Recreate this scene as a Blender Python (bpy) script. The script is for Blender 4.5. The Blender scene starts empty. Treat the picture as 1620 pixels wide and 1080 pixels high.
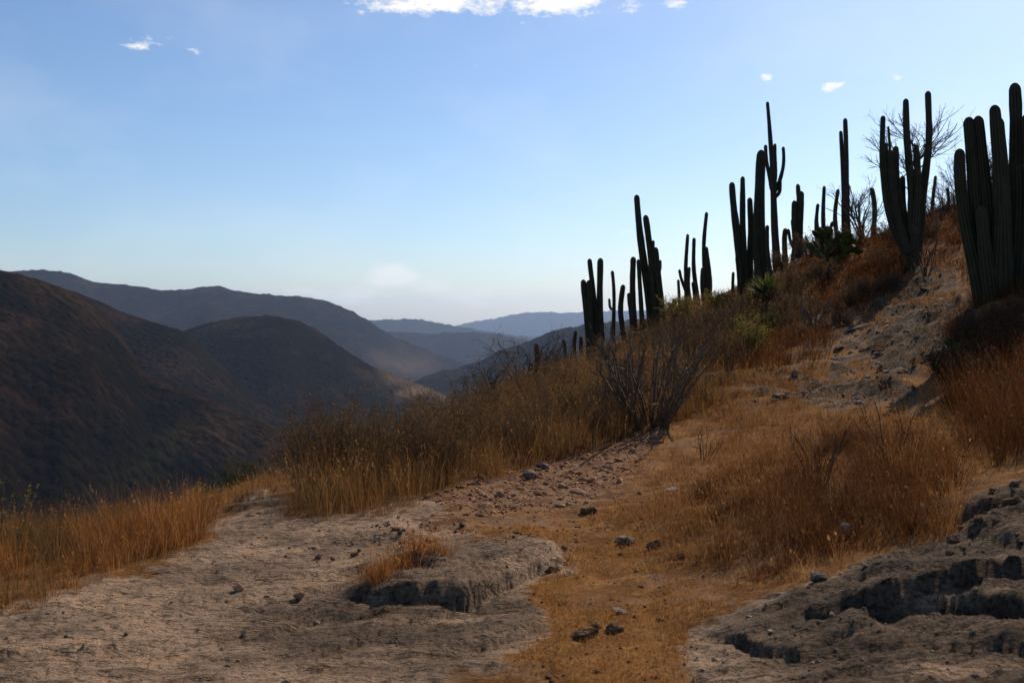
import bpy, math, random
import numpy as np

S = bpy.context.scene
COL = S.collection
R = math.radians

# ------------------------------------------------------------------ camera
FPX, HOR, EYE, CX = 1575.0, 500.0, 1.6, 810.0      # focal length in photo pixels, horizon row, eye height, centre column
cam = bpy.data.cameras.new('camera')
cam_o = bpy.data.objects.new('camera', cam); COL.objects.link(cam_o)
cam_o.location = (0, 0, EYE); cam_o.rotation_euler = (R(90), 0, 0)
cam.sensor_width = 36.0; cam.lens = 36.0 * FPX / 1620.0
cam.shift_y = -(540.0 - HOR) / 1620.0
cam.clip_start = 0.1; cam.clip_end = 60000
cam.dof.use_dof = True; cam.dof.focus_distance = 11.0; cam.dof.aperture_fstop = 4.0
S.camera = cam_o

# ------------------------------------------------------------------ sky, sun, exposure
SUN_AZ, SUN_EL = R(33), R(37)
W = bpy.data.worlds.new('World'); S.world = W; W.use_nodes = True
wn = W.node_tree; wn.nodes.clear()
def wnode(t, **kw):
    n = wn.nodes.new(t)
    for k, v in kw.items(): setattr(n, k, v)
    return n
def wmath(op, a, b=None, c=None, clamp=False):
    n = wnode('ShaderNodeMath', operation=op); n.use_clamp = clamp
    for i, v in enumerate((a, b, c)):
        if v is None: continue
        if isinstance(v, (int, float)): n.inputs[i].default_value = v
        else: wn.links.new(v, n.inputs[i])
    return n.outputs[0]
sky = wnode('ShaderNodeTexSky', sky_type='NISHITA')
sky.sun_disc = False; sky.sun_elevation = SUN_EL; sky.sun_rotation = SUN_AZ
sky.altitude = 700; sky.air_density = 1.05; sky.dust_density = 1.1; sky.ozone_density = 5.6
bg = wnode('ShaderNodeBackground'); bg.inputs[1].default_value = 0.112
wn.links.new(sky.outputs[0], bg.inputs[0])
tc = wnode('ShaderNodeTexCoord'); sx = wnode('ShaderNodeSeparateXYZ'); wn.links.new(tc.outputs['Generated'], sx.inputs[0])
az = wmath('ARCTAN2', sx.outputs[0], sx.outputs[1])
el = wmath('ARCSINE', sx.outputs[2])
cmb = wnode('ShaderNodeCombineXYZ')
wn.links.new(wmath('MULTIPLY', az, 1.0), cmb.inputs[0]); wn.links.new(wmath('MULTIPLY', el, 2.0), cmb.inputs[1])
def wnoise(scale, detail, rough):
    n = wnode('ShaderNodeTexNoise'); wn.links.new(cmb.outputs[0], n.inputs['Vector'])
    n.inputs['Scale'].default_value = scale; n.inputs['Detail'].default_value = detail; n.inputs['Roughness'].default_value = rough
    return n.outputs[0]
nz = wmath('MULTIPLY_ADD', wmath('SUBTRACT', wnoise(38, 8, 0.7), .5), 1.9, .5)
SPOTS = [  # small clouds: azimuth/elevation from photo columns and rows, half sizes, strength, opacity
    (690, -6, 130, 26, 1.5), (880, 0, 78, 24, 1.5), (222, 72, 42, 13, .78), (305, 79, 24, 9, .7), (572, 19, 14, 6, .6),
    (1000, 10, 24, 10, .8), (1068, 5, 30, 12, .9), (1213, 122, 14, 8, 1.0), (1316, 138, 19, 9, 1.0), (1417, 122, 10, 7, 1.0),
    (992, 367, 17, 6, 1.0), (872, 42, 8, 8, .5), (718, 103, 34, 12, .42)]
tot = None
for (u, v, hw, hh, st) in SPOTS:
    a0 = math.atan2(u - CX, FPX); e0 = math.atan2(HOR - v, math.hypot(FPX, u - CX)); c = math.cos(a0)
    da = wmath('MULTIPLY', wmath('SUBTRACT', az, a0), FPX / hw / (c * c) * 1.0)
    de = wmath('MULTIPLY', wmath('SUBTRACT', el, e0), FPX / hh / c)
    r2 = wmath('ADD', wmath('MULTIPLY', da, da), wmath('MULTIPLY', de, de))
    g = wmath('MULTIPLY', wmath('POWER', 2.718, wmath('MULTIPLY', r2, -0.8)), st)
    tot = g if tot is None else wmath('MAXIMUM', tot, g)
m1 = wmath('MULTIPLY_ADD', wmath('SUBTRACT', wmath('ADD', wmath('MULTIPLY', tot, .62), nz), .86), 2.6, 0.0, True)
# faint cumulus bank standing low over the far valley, and thin veils
tot2 = None
for (u, v, hw, hh, st) in [(618, 438, 52, 30, 1.0), (560, 470, 120, 26, .8), (760, 468, 110, 24, .75), (690, 455, 60, 20, .8), (470, 462, 80, 12, .7)]:
    a0 = math.atan2(u - CX, FPX); e0 = math.atan2(HOR - v, math.hypot(FPX, u - CX))
    da = wmath('MULTIPLY', wmath('SUBTRACT', az, a0), FPX / hw); de = wmath('MULTIPLY', wmath('SUBTRACT', el, e0), FPX / hh)
    r2 = wmath('ADD', wmath('MULTIPLY', da, da), wmath('MULTIPLY', de, de))
    g = wmath('MULTIPLY', wmath('POWER', 2.718, wmath('MULTIPLY', r2, -0.8)), st)
    tot2 = g if tot2 is None else wmath('MAXIMUM', tot2, g)
m2 = wmath('MULTIPLY', wmath('MULTIPLY_ADD', wmath('SUBTRACT', wmath('ADD', wmath('MULTIPLY', tot2, .7), wnoise(22, 6, .6)), .86), 3.0, 0.0, True), 0.5)
veil = wmath('MULTIPLY', wmath('SUBTRACT', wnoise(4.5, 4, .55), .47, None, True), 0.5)
msum = wmath('MAXIMUM', wmath('MAXIMUM', m1, m2), veil, None, True)
cbg = wnode('ShaderNodeBackground'); cbg.inputs[0].default_value = (1.0, .97, .95, 1); cbg.inputs[1].default_value = 1.0
mixw = wnode('ShaderNodeMixShader'); wn.links.new(msum, mixw.inputs[0]); wn.links.new(bg.outputs[0], mixw.inputs[1]); wn.links.new(cbg.outputs[0], mixw.inputs[2])
wo = wnode('ShaderNodeOutputWorld'); wn.links.new(mixw.outputs[0], wo.inputs[0])

sun = bpy.data.lights.new('sun', 'SUN'); sun.energy = 5.0; sun.angle = R(0.53); sun.color = (1.0, .86, .69)
sun_o = bpy.data.objects.new('sun', sun); COL.objects.link(sun_o)
sun_o.location = (20, 40, 50)
sun_o.rotation_euler = (R(90) - SUN_EL, 0, R(180) - SUN_AZ)      # shines from azimuth SUN_AZ right of the view

vs = S.view_settings
vs.view_transform = 'Standard'; vs.look = 'None'; vs.exposure = 0.12; vs.gamma = 1.0; vs.use_curve_mapping = False
S.render.engine = 'CYCLES'
S.cycles.use_denoising = True
S.cycles.max_bounces = 6; S.cycles.volume_bounces = 1; S.cycles.transparent_max_bounces = 6
S.cycles.caustics_reflective = False; S.cycles.caustics_refractive = False

# ------------------------------------------------------------------ helpers
rng = np.random.default_rng(11)
def P(u, v, d):
    return np.array(((u - CX) / FPX * d, d, EYE + (HOR - v) / FPX * d))

_perm = np.random.default_rng(3).permutation(256); _perm = np.concatenate([_perm, _perm])
_ang = np.random.default_rng(4).uniform(0, 2 * np.pi, 512)
def perlin(x, y):
    x = np.asarray(x, float); y = np.asarray(y, float)
    xi = np.floor(x).astype(int); yi = np.floor(y).astype(int)
    xf = x - xi; yf = y - yi; xi &= 255; yi &= 255
    def g(ix, iy, dx, dy):
        a = _ang[_perm[_perm[ix & 255] + (iy & 255)]]
        return np.cos(a) * dx + np.sin(a) * dy
    u = xf * xf * xf * (xf * (xf * 6 - 15) + 10); v = yf * yf * yf * (yf * (yf * 6 - 15) + 10)
    a = g(xi, yi, xf, yf); b = g(xi + 1, yi, xf - 1, yf); c = g(xi, yi + 1, xf, yf - 1); d = g(xi + 1, yi + 1, xf - 1, yf - 1)
    return 1.5 * ((a + (b - a) * u) + ((c + (d - c) * u) - (a + (b - a) * u)) * v)
def fbm(x, y, octv=4, gain=.5):
    s = 0; a = 1; f = 1; t = 0
    for i in range(octv):
        s = s + a * perlin(np.asarray(x) * f + 17.3 * i, np.asarray(y) * f - 9.1 * i); t += a; a *= gain; f *= 2.03
    return s / t
def sstep(a, b, x):
    t = np.clip((x - a) / (b - a), 0, 1); return t * t * (3 - 2 * t)
def seg_dist(px, py, poly):
    best = np.full(px.shape, 1e9)
    for (x0, y0), (x1, y1) in zip(poly[:-1], poly[1:]):
        dx, dy = x1 - x0, y1 - y0; L = dx * dx + dy * dy + 1e-12
        t = np.clip(((px - x0) * dx + (py - y0) * dy) / L, 0, 1)
        best = np.minimum(best, np.hypot(px - x0 - t * dx, py - y0 - t * dy))
    return best
def in_poly(px, py, poly):
    c = np.zeros(px.shape, bool); n = len(poly)
    for i in range(n):
        x0, y0 = poly[i]; x1, y1 = poly[i - 1]
        k = ((y0 > py) != (y1 > py)) & (px < (x1 - x0) * (py - y0) / (y1 - y0 + 1e-9) + x0)
        c ^= k
    return c
def soft_poly(px, py, poly, w):
    d = seg_dist(px, py, list(poly) + [poly[0]]); d = np.where(in_poly(px, py, poly), d, -d)
    return sstep(-w, w, d)

def mesh_np(name, V, F, mat=None, parent=None, smooth=False, attrs=None):
    """V (n,3), F (m,3|4) -> one mesh object"""
    V = np.asarray(V, np.float32); F = np.asarray(F, np.int32); k = F.shape[1]
    me = bpy.data.meshes.new(name)
    me.vertices.add(len(V)); me.vertices.foreach_set('co', V.ravel())
    me.loops.add(F.size); me.loops.foreach_set('vertex_index', F.ravel())
    me.polygons.add(len(F)); me.polygons.foreach_set('loop_start', np.arange(0, F.size, k, dtype=np.int32))
    if smooth: me.polygons.foreach_set('use_smooth', np.ones(len(F), bool))
    me.update(calc_edges=True)
    if attrs:
        for an, av in attrs.items():
            a = me.attributes.new(an, 'FLOAT', 'POINT'); a.data.foreach_set('value', np.asarray(av, np.float32))
    if mat: me.materials.append(mat)
    o = bpy.data.objects.new(name, me); COL.objects.link(o)
    if parent: o.parent = parent
    return o
def tag(o, label=None, cat=None, group=None, kind=None):
    if label: o['label'] = label
    if cat: o['category'] = cat
    if group: o['group'] = group
    if kind: o['kind'] = kind
    return o
def empty(name, loc):
    o = bpy.data.objects.new(name, None); COL.objects.link(o); o.location = loc; o.empty_display_size = .2
    return o

class NT:
    """small material builder"""
    def __init__(s, name):
        s.m = bpy.data.materials.new(name); s.m.use_nodes = True; s.t = s.m.node_tree; s.t.nodes.clear()
        s.out = s.n('ShaderNodeOutputMaterial')
    def n(s, t, **kw):
        k = s.t.nodes.new(t)
        for a, b in kw.items(): setattr(k, a, b)
        return k
    def L(s, a, b): s.t.links.new(a, b)
    def val(s, sock, v):
        if hasattr(v, 'is_linked') or isinstance(v, bpy.types.NodeSocket): s.L(v, sock)
        elif isinstance(v, tuple) and len(v) == 3: sock.default_value = (*v, 1)
        else: sock.default_value = v
    def attr(s, name): return s.n('ShaderNodeAttribute', attribute_name=name).outputs['Fac']
    def pos(s): return s.n('ShaderNodeNewGeometry').outputs['Position']
    def noise(s, scale, detail=4, rough=.55, vec=None, stretch=None, dist=0):
        k = s.n('ShaderNodeTexNoise'); k.inputs['Scale'].default_value = scale; k.inputs['Detail'].default_value = detail
        k.inputs['Roughness'].default_value = rough; k.inputs['Distortion'].default_value = dist
        v = vec or s.pos()
        if stretch:
            mp = s.n('ShaderNodeMapping'); mp.inputs['Scale'].default_value = stretch; s.L(v, mp.inputs['Vector']); v = mp.outputs[0]
        s.L(v, k.inputs['Vector']); return k.outputs[0]
    def math(s, op, a, b=0.0, clamp=False):
        k = s.n('ShaderNodeMath', operation=op); k.use_clamp = clamp; s.val(k.inputs[0], a); s.val(k.inputs[1], b); return k.outputs[0]
    def ramp(s, f, lo, hi):
        k = s.n('ShaderNodeMapRange'); k.interpolation_type = 'SMOOTHSTEP'; s.L(f, k.inputs[0]); k.inputs[1].default_value = lo; k.inputs[2].default_value = hi
        return k.outputs[0]
    def mix(s, f, a, b):
        k = s.n('ShaderNodeMix', data_type='RGBA'); s.val(k.inputs[0], f); s.val(k.inputs[6], a); s.val(k.inputs[7], b); return k.outputs[2]
    def bsdf(s, col, rough=.9, spec=.2, bump=None, bstr=.5, bdist=.02):
        b = s.n('ShaderNodeBsdfPrincipled'); s.val(b.inputs['Base Color'], col); s.val(b.inputs['Roughness'], rough)
        b.inputs['Specular IOR Level'].default_value = spec
        if bump is not None:
            k = s.n('ShaderNodeBump'); k.inputs['Strength'].default_value = bstr; k.inputs['Distance'].default_value = bdist
            s.L(bump, k.inputs['Height']); s.L(k.outputs[0], b.inputs['Normal'])
        return b.outputs[0]
    def done(s, sh): s.L(sh, s.out.inputs[0]); return s.m
# ------------------------------------------------------------------ near hillside: height from surveyed spots
CP = [P(*t) for t in [
 (0,1080,4.4),(400,1080,4.4),(810,1080,4.3),(1200,1080,4.0),(1620,1080,3.7),
 (0,950,5.6),(100,930,5.9),(400,950,5.8),(700,950,5.7),(1000,950,5.5),(1300,950,5.0),(1620,950,4.5),
 (330,850,7.2),(600,850,7.2),(900,850,7.0),(1200,850,6.5),(1500,850,5.8),(1620,800,5.8),
 (450,790,8.6),(700,770,9.0),(900,740,9.8),(1100,740,9.2),(1300,740,8.3),(1620,720,7.5),
 (1000,690,11.5),(1150,650,12.5),(1400,650,11),(1620,650,9.5),
 (1100,600,14.5),(1300,590,14.5),(1500,590,13),(1200,545,18),(1400,520,18),(1550,500,14.5),
 (1450,425,24),(1590,465,15),(1300,435,26),(1200,465,27),(1500,345,32),(1620,300,34),
 (940,585,26),(1030,520,28),(1100,490,34),(850,605,30),(1230,425,34),(1330,392,36),(1260,412,36),
 (600,735,12),(400,790,11),(250,830,9),(100,860,8),(0,865,7.4),(450,760,20),(400,765,30),(800,650,20),(700,690,22),(200,850,14)]]
CP += [np.array(t, float) for t in [
 (-30,60,-22),(-10,60,-15),(0,60,-9),(5,60,-4),(12,60,1),(20,60,4),(26,60,6.5),(40,60,11),(-60,120,-58),(0,120,-32),(20,120,-8),(50,120,7),(100,120,22),
 (-6,3,-.35),(-8,6,-1.3),(-10,10,-2.2),(-15,20,-6),(-20,30,-11),(5,3,.75),(8,6,1.6),(12,10,2.7),(20,20,5.5),(30,30,8.5),
 (0,1,.04),(-3,1,-.1),(3,1,.35),(-6,-3,-.4),(0,-3,.0),(6,-3,.8),(-30,2,-7),(30,2,5),(-50,30,-25),(60,40,16)]]
CP = np.array(CP)
_SC = 10.0
def _tps(r2): return .5 * r2 * np.log(r2 + 1e-9)
_c = CP[:, :2] / _SC; _n = len(_c)
_K = _tps(((_c[:, None] - _c[None]) ** 2).sum(-1)) + np.eye(_n) * 2e-3
_Q = np.hstack([np.ones((_n, 1)), _c])
_A = np.block([[_K, _Q], [_Q.T, np.zeros((3, 3))]])
_wt = np.linalg.solve(_A, np.concatenate([CP[:, 2], np.zeros(3)]))
def H0(x, y):
    x = np.asarray(x, float); y = np.asarray(y, float); px = x / _SC; py = y / _SC
    z = _wt[_n] + _wt[_n + 1] * px + _wt[_n + 2] * py
    for i in range(_n): z = z + _wt[i] * _tps((px - _c[i, 0]) ** 2 + (py - _c[i, 1]) ** 2)
    return z
def to_uv(x, y, z):
    return CX + x / y * FPX, HOR - (z - EYE) / y * FPX
def ground_hit(u, v):
    """where the view line through a photo pixel meets the smooth hillside"""
    d = np.exp(np.linspace(math.log(2.6), math.log(70), 1500))
    p = P(u, v, d); g = H0(p[0], p[1]); k = np.argmax(p[2] < g)
    return (float(p[0][k]), float(d[k])) if (p[2] < g).any() else None

ROCK = [
 [(-300,985),(60,962),(160,930),(240,895),(325,860),(330,822),(440,785),(452,812),(600,815),(680,790),(720,812),(660,840),(690,862),(790,858),(890,880),(895,900),(830,925),(850,960),(875,1000),(800,1045),(700,1090),(700,1300),(-300,1300)],
 [(1095,1000),(1180,962),(1330,930),(1420,885),(1520,850),(1535,790),(1620,770),(1900,690),(1900,1300),(1180,1300),(1090,1060)],
 [(1290,612),(1330,588),(1385,565),(1350,520),(1420,440),(1500,415),(1530,500),(1500,560),(1420,600),(1450,640),(1300,645),(1230,628)],
 [(1090,605),(1290,592),(1300,606),(1100,622)],[(1250,512),(1330,505),(1350,540),(1250,545)]]
RUBBLE = [[(660,790),(850,722),(960,706),(1040,672),(1060,690),(980,765),(920,800),(770,822)],[(560,830),(700,810),(760,850),(600,880)],[(1370,930),(1540,840),(1600,800),(1560,860),(1400,960)]]
LEDGE = [  # polyline of each rock step (photo pixels on the ground), height, run behind the lip
 ([(545,955),(600,962),(660,968),(720,962),(765,945),(830,918),(900,890)], .15, .8),
 ([(680,908),(740,898),(800,886),(830,872)], .06, .45),
 ([(320,822),(350,812),(395,808),(420,800)], .06, .5),
 ([(340,800),(380,795),(412,792)], .035, .4),
 ([(470,1035),(540,1030),(600,1010),(650,1015)], .05, .4),
 ([(120,1005),(160,1000),(215,990)], .045, .35),
 ([(340,1005),(420,1008),(500,985),(560,975)], .05, .5),
 ([(0,1018),(30,1012),(70,1003)], .05, .4),
 ([(700,1040),(760,1025),(820,1010),(870,985)], .06, .4),
 ([(1095,1010),(1150,1012),(1200,1035),(1270,1045),(1330,1032),(1400,1030),(1440,1016)], .07, .5),
 ([(1270,985),(1330,975),(1400,982),(1470,964),(1540,966),(1620,982),(1720,985)], .12, .55),
 ([(1470,1022),(1560,1030),(1640,1034),(1720,1036)], .08, .4),
 ([(1290,960),(1360,948),(1440,940),(1560,950),(1640,930)], .06, .5),
 ([(1540,850),(1580,862),(1630,868),(1700,860)], .10, .5),
 ([(1545,820),(1590,815),(1640,822)], .07, .4)]
_LW = []
for pl, h, run in LEDGE:
    q = [ground_hit(*a) for a in pl]; _LW.append(([a for a in q if a], h, run))

def ground_z(x, y, detail=True):
    x = np.asarray(x, float); y = np.asarray(y, float)
    z = H0(x, y); yy = np.maximum(y, .5); u, v = to_uv(x, yy, z)
    jit = 75 * fbm(x * 1.3, y * 1.3, 5, .62)
    rock = np.zeros(x.shape)
    for i, pl in enumerate(ROCK): rock = np.maximum(rock, soft_poly(u + jit, v + jit * .4, pl, 48 if i < 2 else 22))
    rock = np.where(y < .6, 0, rock); rock = rock * np.where(y > 10, sstep(-.55, -.12, fbm(x * .9 + 3, y * .55, 3)), 1)
    rub = np.zeros(x.shape)
    for pl in RUBBLE: rub = np.maximum(rub, soft_poly(u + jit, v + jit * .4, pl, 16))
    z = z + .10 * fbm(x * .5, y * .5, 3) * sstep(8, 16, y) + .022 * fbm(x * 2.2, y * 2.2, 4)
    # weathered limestone: tilted benches with the broken edge towards the viewer
    wob = fbm(x * .4 + 4, y * .9, 5)
    s1 = np.mod((y - .22 * x) / 1.05 + .55 * wob, 1.0); a1 = sstep(-.02, .25, fbm(x * .6 + 31, y * .6, 2))
    s2 = np.mod((y - .3 * x) / .30 + .9 * fbm(x * .6, y * 1.5 + 8, 5), 1.0); a2 = sstep(-.05, .22, fbm(x * 1.3 - 7, y * 1.3, 2))
    saw = lambda s, w: np.where(s < w, sstep(0, w, s), 1 - (s - w) / (1 - w))
    far = sstep(9, 13, y); right = sstep(1.0, 1.6, x) * (1 - far)
    mid = np.exp(-((x + .35) / .55) ** 2 - ((y - 5.6) / .9) ** 2); bench = (.03 + .045 * right + .03 * mid + .10 * far) * a1 * saw(s1, .045) + (.014 + .026 * right + .022 * mid + .09 * far) * a2 * saw(s2, .11)
    rough = .018 * fbm(x * 2.6, y * 6.5, 5, .6) - .018 * np.abs(fbm(x * 2.6, y * 11, 4, .55)) - .005 * np.abs(fbm(x * 9 + 3, y * 26, 2, .6)) + .012
    ck = np.abs(fbm(x * 1.1 + 90, y * 3.4 + .8 * fbm(x * 2, y * 2, 2), 4, .55)); ck2 = np.abs(fbm(x * 2.2 - 20, y * 6.0, 3, .5))
    rough = rough - .010 * (1 - sstep(0, .05, ck)) - .006 * (1 - sstep(0, .05, ck2)) * sstep(-.1, .2, fbm(x * 1.1, y * 1.1 + 60, 2))
    pits = -.014 * sstep(.22, .6, fbm(x * 3.3 + 50, y * 4.5, 3)) - .004 * sstep(.2, .5, fbm(x * 6 + 5, y * 16, 2))
    z = z + rock * (bench + rough * (1 + .5 * right + .5 * mid) + pits)
    z = z + (1 - rock) * (.012 * fbm(x * 6, y * 6, 3) + far * (.07 * a1 * saw(s1, .06) + .03 * fbm(x * 2, y * 3, 3)))
    z = z + rub * .02 * np.abs(fbm(x * 9, y * 9, 3))
    nj = .13 * fbm(x * 1.9 + 3, y * 1.9, 3) + .018 * fbm(x * 8, y * 8, 2)
    for pl, h, run in _LW:
        if len(pl) < 2: continue
        x0, x1 = pl[0][0], pl[-1][0]; ys = np.interp(x, [a[0] for a in pl], [a[1] for a in pl])
        fade = sstep(x0 - .12, x0 + .25, x) * (1 - sstep(x1 - .25, x1 + .12, x)) * (.8 + .4 * fbm(x * 3 + h * 90, y * 2, 2))
        for q, (hf, off) in enumerate(((.36, .0), (.28, .06), (.2, .13), (.16, .21))):      # the face is broken into thin beds
            s = y - ys - off + nj * (.8 + .25 * q) + .06 * fbm(x * 2.6 + 11 * q, y * 3 + 40 * h, 3)
            z = z + (1.1 - .15 * (x0 > 1)) * h * hf * fade * sstep(-.03, .035, s) * np.exp(-np.maximum(s, 0) / run)
        s = y - ys + nj; z = z - .4 * h * fade * np.exp(-(np.minimum(s, 0) / .16) ** 2) * (s < 0)
    return z, rock, rub

us = np.concatenate([np.linspace(-1500, -140, 40), np.linspace(-130, 1750, 660), np.linspace(1765, 3200, 40)])
ds = np.concatenate([np.linspace(.9, 2.7, 14), np.exp(np.linspace(math.log(2.75), math.log(45), 460)), np.exp(np.linspace(math.log(46), math.log(130), 24))])
UU, DD = np.meshgrid(us, ds); GX = (UU - CX) / FPX * DD; GY = DD
GZ, ROCKM, RUBM = ground_z(GX, GY)
nr, nc = UU.shape
idx = np.arange(nr * nc).reshape(nr, nc)
GF = np.stack([idx[:-1, :-1], idx[:-1, 1:], idx[1:, 1:], idx[1:, :-1]], -1).reshape(-1, 4)
def gz(x, y):
    """height of the finished ground (read off its mesh)"""
    x = np.atleast_1d(np.asarray(x, float)); y = np.atleast_1d(np.asarray(y, float))
    iy = np.clip(np.interp(y, ds, np.arange(nr)), 0, nr - 1.001); iu = np.clip(np.interp(CX + x / y * FPX, us, np.arange(nc)), 0, nc - 1.001)
    a = iy.astype(int); b = iu.astype(int); fa = iy - a; fb = iu - b
    return (GZ[a, b] * (1 - fa) + GZ[a + 1, b] * fa) * (1 - fb) + (GZ[a, b + 1] * (1 - fa) + GZ[a + 1, b + 1] * fa) * fb

k = NT('hillside_ground'); p = k.pos()
rk, rb = k.attr('rock'), k.attr('rubble')
n1 = k.noise(1.3, 6, .62); n2 = k.noise(7, 6, .66); n3 = k.noise(38, 5, .65); n4 = k.noise(3.0, 5, .6, stretch=(.6, 1.5, 1)); n5 = k.noise(120, 3, .6)
n6 = k.noise(9, 6, .68, stretch=(.45, 2.4, 2.4), dist=.6); n7 = k.noise(26, 5, .7, stretch=(.5, 1.8, 1.8))
stone = k.mix(k.ramp(n1, .36, .66), (0.2362, 0.1655, 0.1131), (0.4487, 0.2997, 0.1917))
stone = k.mix(k.math('MULTIPLY', k.ramp(n4, .50, .68), .65), stone, (0.1417, 0.1035, 0.07669))
stone = k.mix(k.math('MULTIPLY', k.ramp(n2, .54, .66), .75), stone, (0.05314, 0.0414, 0.0345))
stone = k.mix(k.math('MULTIPLY', k.ramp(n3, .52, .68), .8), stone, (0.04133, 0.03269, 0.02589))
stone = k.mix(k.math('MULTIPLY', k.ramp(n6, .53, .66), .8), stone, (0.06494, 0.04686, 0.0345))
stone = k.mix(k.math('MULTIPLY', k.ramp(n7, .55, .68), .75), stone, (0.03542, 0.02724, 0.02108))
stone = k.mix(k.math('MULTIPLY', k.ramp(n3, .46, .30), .5), stone, (0.425, 0.3105, 0.2252))
soil = k.mix(k.ramp(n1, .35, .65), (0.1173, 0.05084, 0.01599), (0.2255, 0.1025, 0.03198))
soil = k.mix(k.ramp(n2, .45, .7), soil, (0.3067, 0.1517, 0.05117))
soil = k.mix(k.math('MULTIPLY', k.ramp(n3, .52, .68), .7), soil, (0.04059, 0.01804, 0.006396))
rubc = k.mix(k.ramp(n2, .4, .62), (.13, .062, .03), (.25, .15, .085))
rubc = k.mix(k.ramp(n3, .52, .66), rubc, (0.0328, 0.01804, 0.01312))
bare = k.noise(2.1, 5, .6); soil = k.mix(k.math('MULTIPLY', k.ramp(bare, .52, .62), .6), soil, (.20, .125, .075))
soil = k.mix(rb, soil, rubc)
edge = k.ramp(k.math('ADD', k.math('ADD', rk, k.math('MULTIPLY', k.math('SUBTRACT', n2, .5), 1.2)), k.math('MULTIPLY', k.math('SUBTRACT', n1, .52), 1.5)), .34, .62)
colr = k.mix(edge, soil, stone)
n8 = k.noise(15, 4, .6, stretch=(.6, 1.5, 1.5)); pit = k.math('MULTIPLY', k.ramp(n8, .56, .66), rk)
hgt = k.math('ADD', k.math('MULTIPLY', pit, -1.6), k.math('ADD', k.math('ADD', k.math('MULTIPLY', n3, .8), k.math('MULTIPLY', n5, .4)), k.math('MULTIPLY', k.math('ADD', n6, n7), k.math('MULTIPLY', rk, 1.5))))
colr = k.mix(k.math('MULTIPLY', k.math('MULTIPLY', k.attr('dark_rock'), edge), k.ramp(n4, .28, .50)), colr, k.mix(k.ramp(n3, .42, .62), (.105, .075, .053), (.034, .026, .02)))
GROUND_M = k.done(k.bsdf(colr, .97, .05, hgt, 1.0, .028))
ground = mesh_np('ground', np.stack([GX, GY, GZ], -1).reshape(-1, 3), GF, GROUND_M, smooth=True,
                 attrs={'rock': ROCKM.ravel(), 'rubble': RUBM.ravel(), 'dark_rock': np.clip(.85 * sstep(9, 12, GY) + .95 * sstep(.8, 1.4, GX) + .8 * soft_poly(*to_uv(GX, GY, H0(GX, GY)), [(330,1010),(480,960),(560,930),(700,950),(860,930),(870,1000),(700,1050),(520,1050)], 45), 0, .9).ravel()})  # rock set darker uphill, on the right and in a patch at centre
tag(ground, 'hillside of pale bedrock, stony rubble and orange dry earth', kind='structure')

# ------------------------------------------------------------------ far hills across the valley
HU = np.concatenate([np.linspace(-1600, -60, 40), np.linspace(-50, 1000, 420), np.linspace(1015, 3300, 36)])
HD = np.concatenate([np.exp(np.linspace(math.log(105), math.log(800), 20)), np.exp(np.linspace(math.log(815), math.log(22500), 300))])
U2, D2 = np.meshgrid(HU, HD); X2 = (U2 - CX) / FPX * D2; Y2 = D2
RIDGES = [  # depth of the crest, foot slopes, crest rounding, crest rows in the photo
 (1000, .62, .5, 70, 26, [(-1600,250),(-600,330),(-200,392),(0,424),(40,434),(80,446),(110,457),(150,478),(185,520),(233,588),(300,617),(400,660),(483,694),(600,755),(800,870),(3300,1500)]),
 (1500, .5, .5, 70, 20, [(-1600,420),(0,445),(110,458),(150,474),(200,496),(250,511),(288,523),(330,555),(420,640),(700,800),(3300,1300)]),
 (2050, .5, .45, 120, 26, [(-1600,700),(100,640),(200,575),(240,540),(288,524),(330,511),(380,502),(430,498),(470,504),(510,526),(545,552),(580,575),(620,594),(660,608),(700,622),(740,650),(900,730),(3300,900)]),
 (5000, .36, .3, 200, 60, [(-1600,470),(-300,445),(0,430),(35,428),(75,427),(110,432),(150,447),(190,450),(225,453),(250,459),(300,458),(320,454),(345,452),(365,459),(395,464),(440,468),(490,471),(520,477),(550,489),(580,505),(620,532),(680,556),(740,578),(820,610),(3300,900)]),
 (7200, .30, .3, 200, 60, [(-1600,700),(450,560),(560,530),(620,524),(680,528),(760,525),(820,535),(870,545),(3300,800)]),
 (10800, .26, .2, 250, 60, [(-1600,600),(480,522),(570,507),(600,506),(660,505),(690,510),(720,516),(760,522),(820,532),(900,540),(3300,600)]),
 (18500, .2, .2, 300, 70, [(-1600,540),(600,521),(690,516),(735,513),(760,506),(790,504),(800,499),(830,495),(860,493),(890,495),(920,494),(980,491),(1100,492),(1400,485),(3300,470)]),
 (3100, .42, .4, 110, 32, [(-1600,1000),(600,640),(640,612),(668,596),(700,587),(740,579),(770,566),(800,551),(830,543),(870,524),(920,514),(1000,505),(1200,495),(3300,470)])]
Z2 = np.interp(np.log(D2), np.log([105, 300, 800, 1500, 22500]), [-48, -130, -330, -330, -300])
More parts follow.
